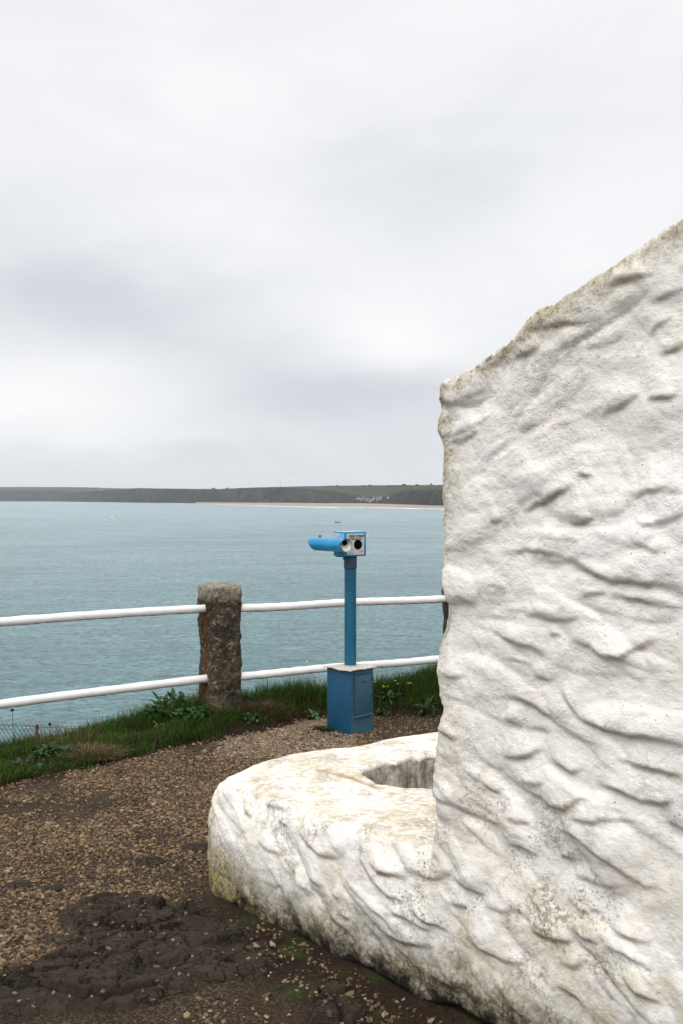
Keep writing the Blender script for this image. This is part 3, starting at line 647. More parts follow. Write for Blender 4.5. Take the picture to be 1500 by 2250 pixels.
    crack_top = np.exp(-(dc/.014)**2)*topm
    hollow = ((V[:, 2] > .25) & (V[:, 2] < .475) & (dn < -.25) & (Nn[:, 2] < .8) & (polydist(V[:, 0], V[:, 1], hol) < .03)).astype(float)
    Ol = np.array([uv(*p) for p in left]); rim = np.full(nv, 9.)
    for a_, b_ in zip(Ol[:-1], Ol[1:]):
        ab = b_-a_; tt = np.clip(((q_ := np.stack([u, v], 1))-a_)@ab/(ab@ab), 0, 1); rim = np.minimum(rim, np.hypot(*(q_-a_-tt[:, None]*ab).T))
    rim = np.exp(-(rim/.065)**1.5)*np.interp(v, [.6, .9, 1.6, 1.8, 2.1, 2.3], [0, .35, .3, .8, 1, .8])
    # split: the low bench left of the tall wall, the tall wall itself
    ub = uv(952, 1880)[0]
    cf = V[F].mean(1); uf = (cf[:, :2]-P0)@D2; dnf = (cf[:, :2]-P0)@N2
    isb = (cf[:, 2] < .60) & ((uf < ub) | (dnf < -TH-.01))
    root = empty('whitewashed_wall', (P0[0]+D2[0]*2, P0[1]+D2[1]*2, 0))
    tag(root, 'thick whitewashed rubble stone wall with sloping top and low bench at its foot', 'wall')
    inv = Matrix.Translation(-root.location)
    # smooth normals of the joined surface, so that the seam does not show
    full = bpy.data.meshes.new('full'); full.vertices.add(nv); full.vertices.foreach_set('co', V2.astype(np.float32).ravel())
    full.loops.add(F.size); full.loops.foreach_set('vertex_index', F.ravel()); full.polygons.add(nf); full.polygons.foreach_set('loop_start', np.arange(0, F.size, 4, dtype=np.int32))
    full.update(calc_edges=True); NN = np.zeros(nv*3, np.float32); full.vertex_normals.foreach_get('vector', NN); NN = NN.reshape(-1, 3); bpy.data.meshes.remove(full)
    for name, sel, mat in (('wall', ~isb, M['lime']), ('bench', isb, M['limeb'])):
        Fs = F[sel]; used, iv = np.unique(Fs, return_inverse=True)
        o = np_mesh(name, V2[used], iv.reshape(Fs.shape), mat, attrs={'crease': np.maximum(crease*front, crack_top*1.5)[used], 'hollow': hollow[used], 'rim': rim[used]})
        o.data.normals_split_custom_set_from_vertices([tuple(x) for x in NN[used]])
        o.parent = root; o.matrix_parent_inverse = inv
    bpy.data.meshes.remove(mm)
make_wall()

# ------------------------------------------------------------------ railing: granite posts and white rails
def granite_post(parent, loc, rz, s, H, seed):
    nr, ns = 110, 96; z = np.linspace(-.35, H, nr); a = np.linspace(0, 2*np.pi, ns, endpoint=False)
    V = []
    for k, zz in enumerate(z):
        top = np.clip((zz-(H-.032))/.032, 0, 1); kk = 1-.20*(1-math.sqrt(max(0, 1-top*top)))
        c, sn = np.cos(a), np.sin(a); n = 6.5; rr = (np.abs(c)**n+np.abs(sn)**n)**(-1/n)
        V.append(np.stack([c*rr*s/2*kk, sn*rr*s/2*kk, np.full(ns, zz)], 1))
    for kk in (.45, .2, 0.02):
        c, sn = np.cos(a), np.sin(a); rr = (np.abs(c)**6.5+np.abs(sn)**6.5)**(-1/6.5)
        V.append(np.stack([c*rr*s/2*kk, sn*rr*s/2*kk, np.full(ns, H+.006)], 1))
    V = np.concatenate(V); m = nr+3
    dirn = V*np.array([1, 1, 0]); dirn /= np.maximum(np.linalg.norm(dirn, axis=1), 1e-4)[:, None]
    body = sm(-(V[:, 2]-H), -.0, .05)
    off = .022*fbm(V+seed, 4, 3, seed)+.020*fbm(V+seed, 13, 4, seed+5)+.010*fbm(V, 38, 3, seed+9)
    off = off-.016*np.exp(-((V[:, 2]-.55)/.28)**2)*(V[:, 0] < .06)       # worn waist
    off = off+.03*np.exp(-((V[:, 2]-.05)/.10)**2)
    # groove down the side the rails enter
    off = off-.014*np.exp(-((V[:, 1]+.02)/.025)**2)*(V[:, 0] < -.05)*(V[:, 2] < .97)
    V = V+dirn*(off*(.35+.65*body))[:, None]; V[:, 2] += (V[:, 2] > H-.05)*.012*fbm(V, 12, 3, seed+2)
    i, j = np.meshgrid(np.arange(m-1), np.arange(ns), indexing='ij'); i = i.ravel(); j = j.ravel(); k = (j+1) % ns
    F = np.stack([i*ns+j, i*ns+k, (i+1)*ns+k, (i+1)*ns+j], 1)
    o = np_mesh('post', V, F, M['granite'], parent); o.location = loc; o.rotation_euler = (0, 0, rz); return o
fence = empty('railing', (-1.02, 7.38, 0)); tag(fence, 'cliff edge railing of rough granite posts with two round white rails', 'railing')
def under(o, root): o.parent = root; o.matrix_parent_inverse = Matrix.Translation(-root.location)
PA = np.array([-.915, 7.47]); PB = np.array([.985, 8.22]); PL = np.array([-3.9, 5.33])
for p, rz, s, H, sd, lb in ((PA, R(35), .265, 1.06, 3, 'granite post with a rusty streak below its rail'), (PB, R(20), .26, 1.05, 8, None), (PL, R(34), .235, 1.05, 14, None)):
    o = granite_post(None, (p[0], p[1], 0), rz, s, H, sd); under(o, fence)
    if lb: o['label'] = lb
o = blob_rock('mortar_lump', (PA[0]-.20, PA[1]+.01, .12), .085, .075, .075, 5, M['granite'], 0, None, sub=4); under(o, fence)
def rail(a, b, sag=0, seed=0, r=.0305):
    a, b = np.array(a, float), np.array(b, float); n = 90; t = np.linspace(0, 1, n)[:, None]
    P = a+(b-a)*t; P[:, 2] += .004*np.sin(t[:, 0]*9+seed)
    V, F = tube(P, r+.0012*np.sin(np.arange(n)*.9+seed), 20)
    V = V+.0022*fbm(V, 30, 3, seed)[:, None]*np.array([0, 0, 1.])
    o = np_mesh('rail', V, F, M['rail']); under(o, fence)
aE = at_depth(457, 1336, 7.40); aE2 = at_depth(458, 1489, 7.40)
dl = np.array([-1.22, -.87, 0])
def back(p, q, k): p = np.array(p); q = np.array(q); return p+(q-p)*k
L0 = at_depth(0, 1367, 6.49); L1 = at_depth(0, 1549, 6.49)
rail(back(aE, L0, 2.45), back(aE, L0, -.015), seed=1); rail(back(aE2, L1, 2.45), back(aE2, L1, -.015), seed=2)
rail(at_depth(515, 1337, 7.45), at_depth(985, 1314.5, 8.16), seed=3); rail(at_depth(515, 1486.5, 7.45), at_depth(985, 1446, 8.16), seed=4)

# ------------------------------------------------------------------ coin telescope
TC = Vector((.061, 7.245, 0)); tele = empty('coin_telescope', TC); tag(tele, 'blue coin operated viewing telescope on a pole above a square metal cabinet', 'telescope')
r45 = Matrix.Rotation(R(-45), 3, 'Z'); S_ = .232
# cabinet local frame: axes at 45 degrees; right-hand visible face normal points (+x,-y)
cab = MB().box((0, 0, .235), (S_, S_, .47), r45, .004).build('cabinet', M['cabside'], tele, angle=35)
er = Vector((math.cos(R(45)), math.sin(R(45)), 0)); nr = Vector((math.cos(R(45)), -math.sin(R(45)), 0)); up = Vector((0, 0, 1))
rf = Matrix((er, nr*-1, up)).transposed()
def onface(a, h, out): return er*a+up*h+nr*(S_/2+out)
MB().box(onface(0, .235, .0012), (S_-.004, .003, .465), rf, .001).build('front_panel', M['cab'], tele)
door = MB().box(onface(.008, .285, .005), (.168, .007, .285), rf, .002).build('door', M['cab'], tele, angle=35)
MB().box(onface(.008, .133, .009), (.178, .018, .014), rf, .004).build('door_sill', M['cab'], tele, angle=35)
MB().box(onface(.005, .441, .004), (.19, .006, .024), rf, .002).build('door_header', M['cab'], tele, angle=35)
MB().box(onface(-.083, .30, .006), (.006, .010, .30), rf, .002).build('door_hinge', M['collar'], tele)
MB().box(onface(.099, .30, .004), (.005, .006, .33), rf, .001).build('door_jamb', M['collar'], tele)
MB().box(onface(.012, .385, .011), (.044, .010, .010), rf, .004).build('handle', M['cab'], door, angle=35)
def cap_plate():
    n = 30; g = np.linspace(-.139, .139, n); X, Y = np.meshgrid(g, g, indexing='ij'); x, y = X.ravel(), Y.ravel()
    c = math.cos(R(45)); wx, wy = x*c+y*c, -x*c+y*c
    e = np.maximum(np.abs(x), np.abs(y))/.139
    z = .474-.008*e**6*(fbm(np.stack([wx, wy, 0*x], 1), 14, 2, 3)+.3)
    V = np.concatenate([np.stack([wx, wy, z+.003], 1), np.stack([wx, wy, z-.002], 1)]); F = grid_faces(n, n)
    idx = np.arange(n*n).reshape(n, n); rim = np.concatenate([idx[0, :-1], idx[:-1, -1], idx[-1, :0:-1], idx[:0:-1, 0]]); rn = np.roll(rim, -1)
    F = np.concatenate([F, F[:, ::-1]+n*n, np.stack([rim, rn, rn+n*n, rim+n*n], 1)])
    np_mesh('cap_plate', V, F, M['guano'], tele, smooth=False)
cap_plate()
MB().cyl((0, 0, .47), (0, 0, 1.24), .0435, n=40).build('pole', M['pole'], tele, angle=40)
MB().cyl((0, 0, .477), (0, 0, .486), .056, n=32).build('pole_flange', M['guano'], tele, angle=40)
c = MB(); c.cyl((0, 0, 1.195), (0, 0, 1.225), .0475, n=40).cyl((0, 0, 1.188), (0, 0, 1.195), .044, .0475, n=40).cyl((0, 0, 1.225), (0, 0, 1.231), .0455, n=40).cyl((0, 0, 1.231), (0, 0, 1.282), .0475, n=40)
c.build('collar', M['collar'], tele, angle=40)
TH_ = R(34); e1 = Vector((math.cos(TH_), math.sin(TH_), 0)); e2 = Vector((-math.sin(TH_), math.cos(TH_), 0)); hr = Matrix((e1, e2, up)).transposed()
BZ0, BZ1 = 1.281, 1.458; bc = (BZ0+BZ1)/2; BW, BD = .187, .135
head = MB().box(up*bc, (BW, BD, BZ1-BZ0), hr, .004).build('head_box', M['bright'], tele, angle=35)
MB().box(up*(BZ1+.0015), (BW-.008, BD-.008, .003), hr, .001).build('lid', M['boxtop'], head)
MB().box(-e1*(BW/2+.0008)+e2*.005+up*(BZ1-.038), (.0016, BD-.02, .055), hr).build('sticker', M['sticker'], head)
def fp(a, h, out=0): return e1*a+up*(bc+h)-e2*(BD/2+out)
plate = MB().box(fp(-.003, -.001, .0012), (.152, .003, .152), hr, .001).build('plate', M['plate'], head)
# writing, as thin raised ink
def text(s, a, h, size, mat, parent, bold=.0, sx=1, name='lettering'):
    cu = bpy.data.curves.new('t', 'FONT'); cu.body = s; cu.size = size; cu.align_x = 'CENTER'; cu.align_y = 'CENTER'; cu.offset = bold; cu.extrude = .0003; cu.space_character = 1.08
    o = bpy.data.objects.new('t', cu); COL.objects.link(o); dg = bpy.context.evaluated_depsgraph_get(); me = bpy.data.meshes.new_from_object(o.evaluated_get(dg))
    bpy.data.objects.remove(o); bpy.data.curves.remove(cu)
    fr = Matrix((e1*sx, up, -e2)).transposed().to_4x4(); me.transform(Matrix.Translation(fp(a, h, .0034)) @ fr)
    return link_mesh(name, me, mat, parent, False)
text('VIEW POINT', .006, .056, .0225, M['ink'], plate, .0011, 1.0)
def words(y, x0, ws, hgt, mat, name):
    b = MB(); x = x0
    for w in ws: b.box(fp(x+w/2, y, .0033), (w, .0008, hgt), hr); x += w+.0035
    b.build(name, mat, plate)
words(.042, -.062, (.014, .040, .016, .034), .0042, M['ink'], 'small_print')
words(.032, -.040, (.026, .014, .016, .006, .020), .0046, M['ink'], 'small_print')
words(.037, -.040, (.008, .02, .012), .0015, M['orange'], 'small_print')
words(-.066, -.060, (.016, .022), .0030, M['ink'], 'small_print')
words(-.052, .040, (.020,), .002, M['ink'], 'small_print'); words(-.058, .028, (.022, .008), .002, M['ink'], 'small_print')
def ring(cn, r0, r1, nm, mat, par, n=40, out=.0034):
    b = bmesh.new(); vs = []
    for k in range(n):
        a = 2*math.pi*k/n
        vs.append((b.verts.new(cn+e1*math.cos(a)*r0+up*math.sin(a)*r0), b.verts.new(cn+e1*math.cos(a)*r1+up*math.sin(a)*r1)))
    for k in range(n): b.faces.new((vs[k][0], vs[k][1], vs[(k+1) % n][1], vs[(k+1) % n][0]))
    me = bpy.data.meshes.new(nm); b.to_mesh(me); b.free(); return link_mesh(nm, me, mat, par, False)
ring(fp(-.029, -.045, .0032), .0072, .0088, 'round_mark', M['ink'], plate)
MB().cyl(fp(.018, -.004, -.001), fp(.018, -.004, .005), .035, n=48).cyl(fp(.004, .030, .002), fp(.004, .030, .005), .004, n=12).cyl(fp(.053, .0, .002), fp(.053, .0, .005), .0035, n=12).build('coin_dial', M['black'], head, angle=40)
def ticks():
    b = MB()
    for k in range(26):
        a = R(-50+k*11); c_ = fp(.018+.042*math.cos(a), -.004+.042*math.sin(a), .0033); b.box(c_, (.0012, .0006, .0012), hr)
    b.build('dial_ticks', M['ink'], plate)
ticks()
# barrel: round at the eyepiece end, cut on the slant at the far end
KE = Vector((-.040, -.108, 0))-e1*.045-e2*.086+up*1.366; RT = .0475
def barrel():
    n, m = 56, 20; L0_ = .452; V = []
    dro = Vector((0, 0, .004))
    for i in range(m+1):
        for k in range(n):
            a = 2*math.pi*k/n; ca, sa = math.cos(a), math.sin(a); ln = L0_-.058*(1-sa)*.5*2*.62-.018*max(0, sa)**3
            t = i/m*ln; rr = RT*(1+(.03 if i == 0 else 0))
            V.append(KE+e2*t+e1*(rr*ca)+up*(rr*sa)+dro*(i/m)*-1)
    for i in range(m+1):       # inner skin, going back
        for k in range(n):
            a = 2*math.pi*k/n; ca, sa = math.cos(a), math.sin(a); ln = L0_-.058*(1-sa)*.5*2*.62-.018*max(0, sa)**3
            t = ln-i/m*(ln-.004); V.append(KE+e2*t+e1*((RT-.004)*ca)+up*((RT-.004)*sa))
    F = []
    M2 = 2*(m+1)
    for i in range(M2-1):
        for k in range(n): F.append((i*n+k, i*n+(k+1) % n, (i+1)*n+(k+1) % n, (i+1)*n+k))
    for k in range(n): F.append(((M2-1)*n+k, (M2-1)*n+(k+1) % n, (k+1) % n, k))
    o = np_mesh('barrel', np.array([tuple(v) for v in V]), F, M['bright'], tele); o.data.set_sharp_from_angle(angle=R(40)); return o
bar = barrel()
# white eye cup (a shallow cone sinking to the eye hole) with the dark hole set high
def eyecup():
    n = 48; V = []; hc = up*.019+e1*-.001
    for k in range(n):
        a = 2*math.pi*k/n; d = e1*math.cos(a)+up*math.sin(a); V.append(KE+d*(RT-.0045)+e2*.0005)
    for s_, dep in ((.75, .008), (.45, .022), (.0, .03)):
        for k in range(n):
            a = 2*math.pi*k/n; d = e1*math.cos(a)+up*math.sin(a); V.append(KE+(d*(RT-.0045))*s_+(hc+d*.017)*(1-s_)+e2*dep)
    F = []
    for i in range(3):
        for k in range(n): F.append((i*n+k, (i+1)*n+k, (i+1)*n+(k+1) % n, i*n+(k+1) % n))
    o = np_mesh('eye_cup', np.array([tuple(v) for v in V]), F, M['white'], bar)
    MB().cyl(KE+hc+e2*.012, KE+hc+e2*.04, .0172, n=32).build('eyepiece', M['black'], bar, angle=40)
eyecup()
MB().cyl(KE+e2*.30, KE+e2*.303, RT-.004, n=40).build('lens', M['black'], bar)
MB().box(KE+e2*.335+up*(RT+.008)-e1*.006, (.004, .010, .018), hr, .001).box(KE+e2*.335+up*(RT+.008)+e1*.008, (.004, .010, .018), hr, .001).build('sight', M['wire'], bar)
MB().box(-e1*(BW/2-.035)-e2*.0+up*(BZ0-.002), (.055, BD-.03, .010), hr, .002).cyl(-e1*.075-e2*.03+up*(BZ0-.026), -e1*.075-e2*.03+up*(BZ0), .0085, n=16).build('bracket', M['collar'], head, angle=40)

# ------------------------------------------------------------------ gravel, grass, weeds
ICO = None
def ico():
    b = bmesh.new(); bmesh.ops.create_icosphere(b, subdivisions=1, radius=1); V = np.array([v.co[:] for v in b.verts]); F = np.array([[v.index for v in f.verts] for f in b.faces]); b.free(); return V, F
FOOTP = [(-.59, 4.3), (-.45, 4.11), (.33, 3.31), (1.2, 2.4), (2.2, 2.4), (2.2, 5.6), (.9, 5.4), (.5, 5.2), (-.02, 4.96), (-.36, 4.8), (-.6, 4.45)]
def make_gravel():
    n = 400000; x = rng.uniform(-4.3, 1.3, n); y = rng.uniform(2.45, 8.0, n)
    p = np.stack([x, y, 0*x], 1); px, py = px_of(x, y); d = dist_edge(x, y); w = inner(x)
    clump = fbm(p, 2.2, 3, 201)+.5*fbm(p, 8, 2, 203)
    dens = np.clip(.62+.95*clump, .06, 1)
    # the soil is bare by the bench end, in the foreground and beyond the cabinet
    left = np.interp(y, [2.4, 3.3, 3.9, 4.6, 5.5, 9], [-1.0, -.85, -.62, -.55, .8, .9])
    bare = sm(x, left-.30, left+.05); dens = dens*(1-.93*bare)
    dens = dens*(1-.85*sm(x, .18, .32)*sm(y, 6.3, 7))
    dens = np.where((y > 5.2) & (x > -.8) & (x < .1), np.maximum(dens, .9), dens)
    rk = np.minimum.reduce([polydist(x, y, q) for q in ROCKS]); dens = np.where(rk < .01, .02, dens)
    # loose stones along the foot of the wall
    wl = -(x*.711+y*.703-2.56); dens = dens*np.where((wl > -.1) & (wl < .5) & (x > -.6), .6, 1); dens = np.where((wl > .02) & (wl < .3) & (x > -.35), np.maximum(dens, .09), dens)
    edge = sm(-(d+w), -.10, .04); dens = dens*edge
    keep = (rng.uniform(0, 1, n) < dens) & (px > -800) & (px < 1250) & (py < 2400) & ~inpoly(x, y, FOOTP)
    keep &= ~((np.abs(x-.061)+np.abs(y-7.245)) < .162)
    x, y = x[keep], y[keep]; n = len(x)
    s = np.exp(rng.normal(math.log(.0059), .34, n)); s = np.clip(s, .003, .0135)
    on_rock = rk[keep] < 0
    z = ground_z(x, y)+s*.25+np.where(on_rock, .035, 0)
    IV, IF = ico(); k = len(IV)
    V = IV[None]*(1+rng.uniform(-.28, .28, (n, k, 1)))*np.stack([s*rng.uniform(.8, 1.5, n), s*rng.uniform(.7, 1.1, n), s*rng.uniform(.45, .8, n)], 1)[:, None]
    a = rng.uniform(0, 6.28, n); c, sn = np.cos(a)[:, None], np.sin(a)[:, None]
    V = np.stack([V[..., 0]*c-V[..., 1]*sn, V[..., 0]*sn+V[..., 1]*c, V[..., 2]+V[..., 0]*rng.uniform(-.4, .4, (n, 1))], 2)
    V = V+np.stack([x, y, z], 1)[:, None]
    pal = np.array([(.20, .145, .09), (.15, .10, .062), (.25, .185, .115), (.105, .070, .048), (.30, .24, .17), (.075, .052, .040), (.18, .155, .125)])
    col = pal[rng.choice(len(pal), n, p=[.26, .24, .15, .16, .06, .09, .04])]*rng.uniform(.35, 1.25, (n, 1))*np.array([.92, .86, .77])
    col = np.where(((x > -.85) & (y > 6.5) & (x < .1))[:, None], col*1.3+.03, col)
    F = (IF[None]+np.arange(n)[:, None, None]*k).reshape(-1, 3)
    o = np_mesh('gravel', V.reshape(-1, 3), F, M['pebble'], smooth=False, attrs={'tint': np.repeat(col, k, 0)})
    tag(o, 'brown gravel strewn over the path beside the bench', 'gravel', kind='stuff')
make_gravel()

def blades(x, y, z, hgt, lean, az, wid, col, tipc, nseg=3):
    """one mesh of tapered bent blades"""
    n = len(x); t = np.linspace(0, 1, nseg+1)
    h = hgt[:, None]*t; ln = (lean*hgt)[:, None]*t**1.9
    h = h*(1-.35*np.minimum(lean, 1.3)[:, None]*t)
    cx = x[:, None]+np.cos(az)[:, None]*ln; cy = y[:, None]+np.sin(az)[:, None]*ln; cz = z[:, None]+h
    fa = az+np.pi/2+rng.uniform(-.9, .9, n); wv = wid[:, None]*(1-t**1.6*.9)
    ox, oy = np.cos(fa)[:, None]*wv, np.sin(fa)[:, None]*wv
    Lp = np.stack([cx-ox, cy-oy, cz], 2); Rp = np.stack([cx+ox, cy+oy, cz], 2)
    V = np.stack([Lp, Rp], 2).reshape(n, -1, 3); k = V.shape[1]
    f = np.array([[2*i, 2*i+1, 2*i+3, 2*i+2] for i in range(nseg)]); F = (f[None]+np.arange(n)[:, None, None]*k).reshape(-1, 4)
    tt = np.repeat(t, 2)[None, :, None]; C = col[:, None]*(1-tt)+tipc[:, None]*tt
    return V.reshape(-1, 3), F, C.reshape(-1, 3)
def merge(parts):
    Vs, Fs, Cs, o = [], [], [], 0
    for V, F, C in parts: Vs.append(V); Fs.append(F+o); Cs.append(C); o += len(V)
    return np.concatenate(Vs), np.concatenate(Fs), np.concatenate(Cs)
def make_grass():
    n = 190000; x = rng.uniform(-4.2, 2.0, n); d = rng.uniform(-.85, .75, n); y = np.interp(x, FX, FY)+d/.88; w = inner(x)
    p = np.stack([x, y, 0*x], 1); cl = fbm(p, 3.0, 3, 301); c2 = fbm(p, 9, 2, 303)
    edge = d+w+.10*c2
    dens = sm(edge, -.02, .10)*np.clip(.78+.9*cl, .25, 1)
    # bare, dead patches on the inner bank between post and cabinet and beyond the cabinet
    face = sm(-(d+w-.13), -.05, .1)*sm(x, -1.0, -.75)*(1-.6*sm(x, .2, .3)); dens = dens*(1-.75*face)
    dens = np.where(d > .35, dens*.6, dens)
    keep = rng.uniform(0, 1, n) < dens; keep &= (np.abs(x-.061)+np.abs(y-7.245)) > .2
    x, y, d, w, cl, c2, face = [q[keep] for q in (x, y, d, w, cl, c2, face)]; n = len(x)
    z = ground_z(x, y)-.01
    hg = (.055+.07*np.clip(cl+.6, 0, 1.3)+.05*sm(d, -.1, .3))*rng.uniform(.45, 1.25, n)
    hg = hg*np.interp(x, [-4, -1.7, -1.1, -.6, 0, .3, .55, .8], [.55, .62, 1.05, .95, .9, 1.0, .75, 1.0])
    hg = hg*np.where(face > .3, .6, 1)
    lean = np.abs(rng.normal(.5, .45, n)); az = rng.normal(-1.2, 1.5, n)
    tall = rng.uniform(0, 1, n) < .012; hg = np.where(tall, hg*1.6+.03, hg); wid = rng.uniform(.0012, .0026, n)*np.where(tall, .7, 1)
    g1 = np.array([.004, .016, .002]); g2 = np.array([.075, .17, .018]); dry = np.array([.20, .13, .055]); red = np.array([.10, .045, .025])
    k = rng.uniform(0, 1, (n, 1)); base = g1*(1-k)+np.array([.012, .042, .005])*k; tip = g2*(.55+.7*rng.uniform(0, 1, (n, 1)))
    dr = (rng.uniform(0, 1, n) < .10+.5*np.clip(c2-.1, 0, 1)+.75*face)[:, None]
    rr = rng.uniform(0, 1, (n, 1)); dcol = dry*rr+red*(1-rr)
    base = np.where(dr, dcol*.5, base); tip = np.where(dr, dcol, tip)
    parts = [blades(x, y, z, hg, lean, az, wid, base, tip)]
    V, F, C = merge(parts); o = np_mesh('grass', V, F, M['grass'], attrs={'tint': C}); tag(o, 'dark green grass along the cliff edge under the railing', 'grass', kind='stuff')
make_grass()
def tuft(px, py, lab, n, r, h, colors, lean=(.5, .4), name='grass_tuft', cat='grass tuft', droop=0, depth=None, lift=0):
    p = at_height(px, py, 0) if depth is None else at_depth(px, py, depth); cx, cy = p[:2]
    a = rng.uniform(0, 6.28, n); rr = r*np.sqrt(rng.uniform(0, 1, n)); x = cx+np.cos(a)*rr*1.3; y = cy+np.sin(a)*rr*.7
    z = ground_z(x, y)-.005+lift; cs = np.array(colors); k = rng.integers(0, len(cs), n); col = cs[k]*rng.uniform(.6, 1.2, (n, 1))
    V, F, C = blades(x, y, z, h*rng.uniform(.5, 1.2, n), np.abs(rng.normal(*lean, n)), a+rng.normal(0, .5, n), rng.uniform(.0012, .0028, n), col*.55, col)
    z0 = float(ground_z(np.array([cx]), np.array([cy]))[0]); V = V-np.array([cx, cy, z0])
    o = np_mesh(name, V, F, M['grass'], attrs={'tint': C}); o.location = (cx, cy, z0); tag(o, lab, cat); return o
tuft(205, 1668, 'dead straw coloured grass clump hanging over the gravel edge', 1300, .13, .085, [(.26, .17, .085), (.18, .09, .04), (.30, .22, .12), (.08, .09, .03)], (1.1, .5))
tuft(712, 1612, 'tiny green moss tuft in gravel at the foot of the blue cabinet', 900, .05, .030, [(.035, .08, .015), (.02, .05, .01)], (.8, .5), 'moss_tuft', 'moss')
tuft(735, 1621, 'smaller green moss tuft nearest the front corner of the blue cabinet', 350, .03, .02, [(.035, .075, .015), (.02, .05, .01)], (.8, .5), 'moss_tuft', 'moss')
tuft(575, 1590, 'russet dead grass at the gravel edge right of the granite post', 700, .16, .07, [(.16, .075, .04), (.10, .05, .03), (.2, .12, .06)], (1.2, .5))
tuft(130, 1640, 'pale dry grass stalks rising before the wire mesh', 160, .22, .17, [(.34, .25, .15), (.25, .16, .09)], (.3, .25), depth=6.75)

def leafmesh(parts, c, az, pitch, L_, Wd, col, cup=.2, lobes=0):
    """one leaf blade: a curved strip with 8 stations, ragged if lobed"""
    ns = 9; t = np.linspace(0, 1, ns); wid = Wd*np.sin(np.pi*np.clip(t*.92+.05, 0, 1))**.8
    if lobes: wid = wid*(1+.35*np.cos(t*lobes*6.28))
    bend = pitch-1.3*t*cup*3; dx = np.cumsum(np.cos(bend))/ns*L_; dz = np.cumsum(np.sin(bend))/ns*L_
    ca, sa = math.cos(az), math.sin(az)
    mid = np.stack([c[0]+ca*dx, c[1]+sa*dx, c[2]+dz], 1); side = np.array([-sa, ca, 0])
    Lf = mid-side*wid[:, None]+np.array([0, 0, 1])*wid[:, None]*.35; Rt = mid+side*wid[:, None]+np.array([0, 0, 1])*wid[:, None]*.35
    V = np.stack([Lf, mid, Rt], 1).reshape(-1, 3); F = []
    for i in range(ns-1):
        for j in (0, 1): F.append((3*i+j, 3*i+j+1, 3*i+3+j+1, 3*i+3+j))
    C = np.tile(np.array(col), (len(V), 1))*np.tile([1, 1.35, 1], ns)[:, None]
    parts.append((V, np.array(F), C))
def weed(px, py, lab, nl, L_, Wd, col, pitch=(.5, .4), depth=None, cat='weed', name='weed', spread=.04, lobes=0, flowers=0, lift=0):
    p = at_height(px, py, 0) if depth is None else at_depth(px, py, depth)
    z0 = float(ground_z(np.array([p[0]]), np.array([p[1]]))[0])+lift
    parts = []
    for k in range(nl):
        a = k*2.4+random.uniform(-.4, .4); c = (random.uniform(-1, 1)*spread, random.uniform(-1, 1)*spread*.7, random.uniform(0, .03))
        leafmesh(parts, c, a, random.gauss(*pitch), L_*random.uniform(.6, 1.15), Wd*random.uniform(.75, 1.2), tuple(q*random.uniform(.65, 1.25) for q in col), random.uniform(.1, .45), lobes)
    V, F, C = merge(parts); root = empty(name, (p[0], p[1], z0)); tag(root, lab, cat)
    np_mesh('leaves', V, F, M['leaf'], root, attrs={'tint': C})
    for k in range(flowers):
        q = (random.gauss(0, spread*1.6), random.gauss(0, spread*.6), random.uniform(.11, .16)); parts = []
        for j in range(7): leafmesh(parts, q, j*.9, .35, .012, .0045, (.50, .50, .03), .1)
        V, F, C = merge(parts)
        np_mesh('flower', V, F, M['leaf'], root, attrs={'tint': C})
    return root
DG = (.014, .040, .008); MG = (.022, .060, .012); BG = (.030, .085, .018)
weed(378, 1590, 'broad leaved dark green dock plant growing beside the granite post', 60, .14, .017, MG, (.9, .4), spread=.10, lift=.05)
weed(350, 1605, 'low rosette of rounded leaves in front of the dock plant by the post', 40, .09, .022, MG, (.5, .4), spread=.09, lift=.05)
weed(420, 1612, 'low leafy weeds at the gravel edge before the granite post', 50, .075, .018, MG, (.5, .4), spread=.12, lift=.04)
weed(120, 1668, 'lobed green weed hanging at the gravel edge near the dead clump', 50, .085, .012, MG, (.3, .35), spread=.11, lobes=3, lift=.02)
weed(60, 1690, 'dark leafy weed nearest the left end of the grass edge', 26, .09, .014, DG, (.3, .4), spread=.10)
weed(553, 1578, 'bright small leaved weed against the right side of the granite post', 22, .055, .016, BG, (.5, .4), spread=.05, depth=7.32)
weed(545, 1604, 'little green weed at the gravel edge below the right side of the post', 14, .04, .012, MG, (.4, .4), spread=.035)
weed(686, 1556, 'pale leaved weed in the grass left of the blue cabinet', 18, .07, .014, (.05, .10, .04), (.6, .4), spread=.05, depth=7.6, lobes=3)
weed(350, 1618, 'yellow green weed at the gravel edge left of the post', 12, .05, .012, (.07, .12, .015), (.3, .3), spread=.03)
weed(935, 1535, 'star shaped weed with strap leaves beside the white wall', 24, .13, .014, MG, (.7, .35), depth=7.75, spread=.02, lift=.02)
weed(852, 1510, 'yellow flowered plant on the bank right of the blue cabinet', 26, .09, .014, MG, (.9, .3), depth=7.95, spread=.05, flowers=9, cat='flowering plant', name='flowering_plant')
weed(840, 1560, 'low dark weed at the base of the bank behind the bench', 18, .06, .012, DG, (.5, .4), depth=7.75, spread=.06)

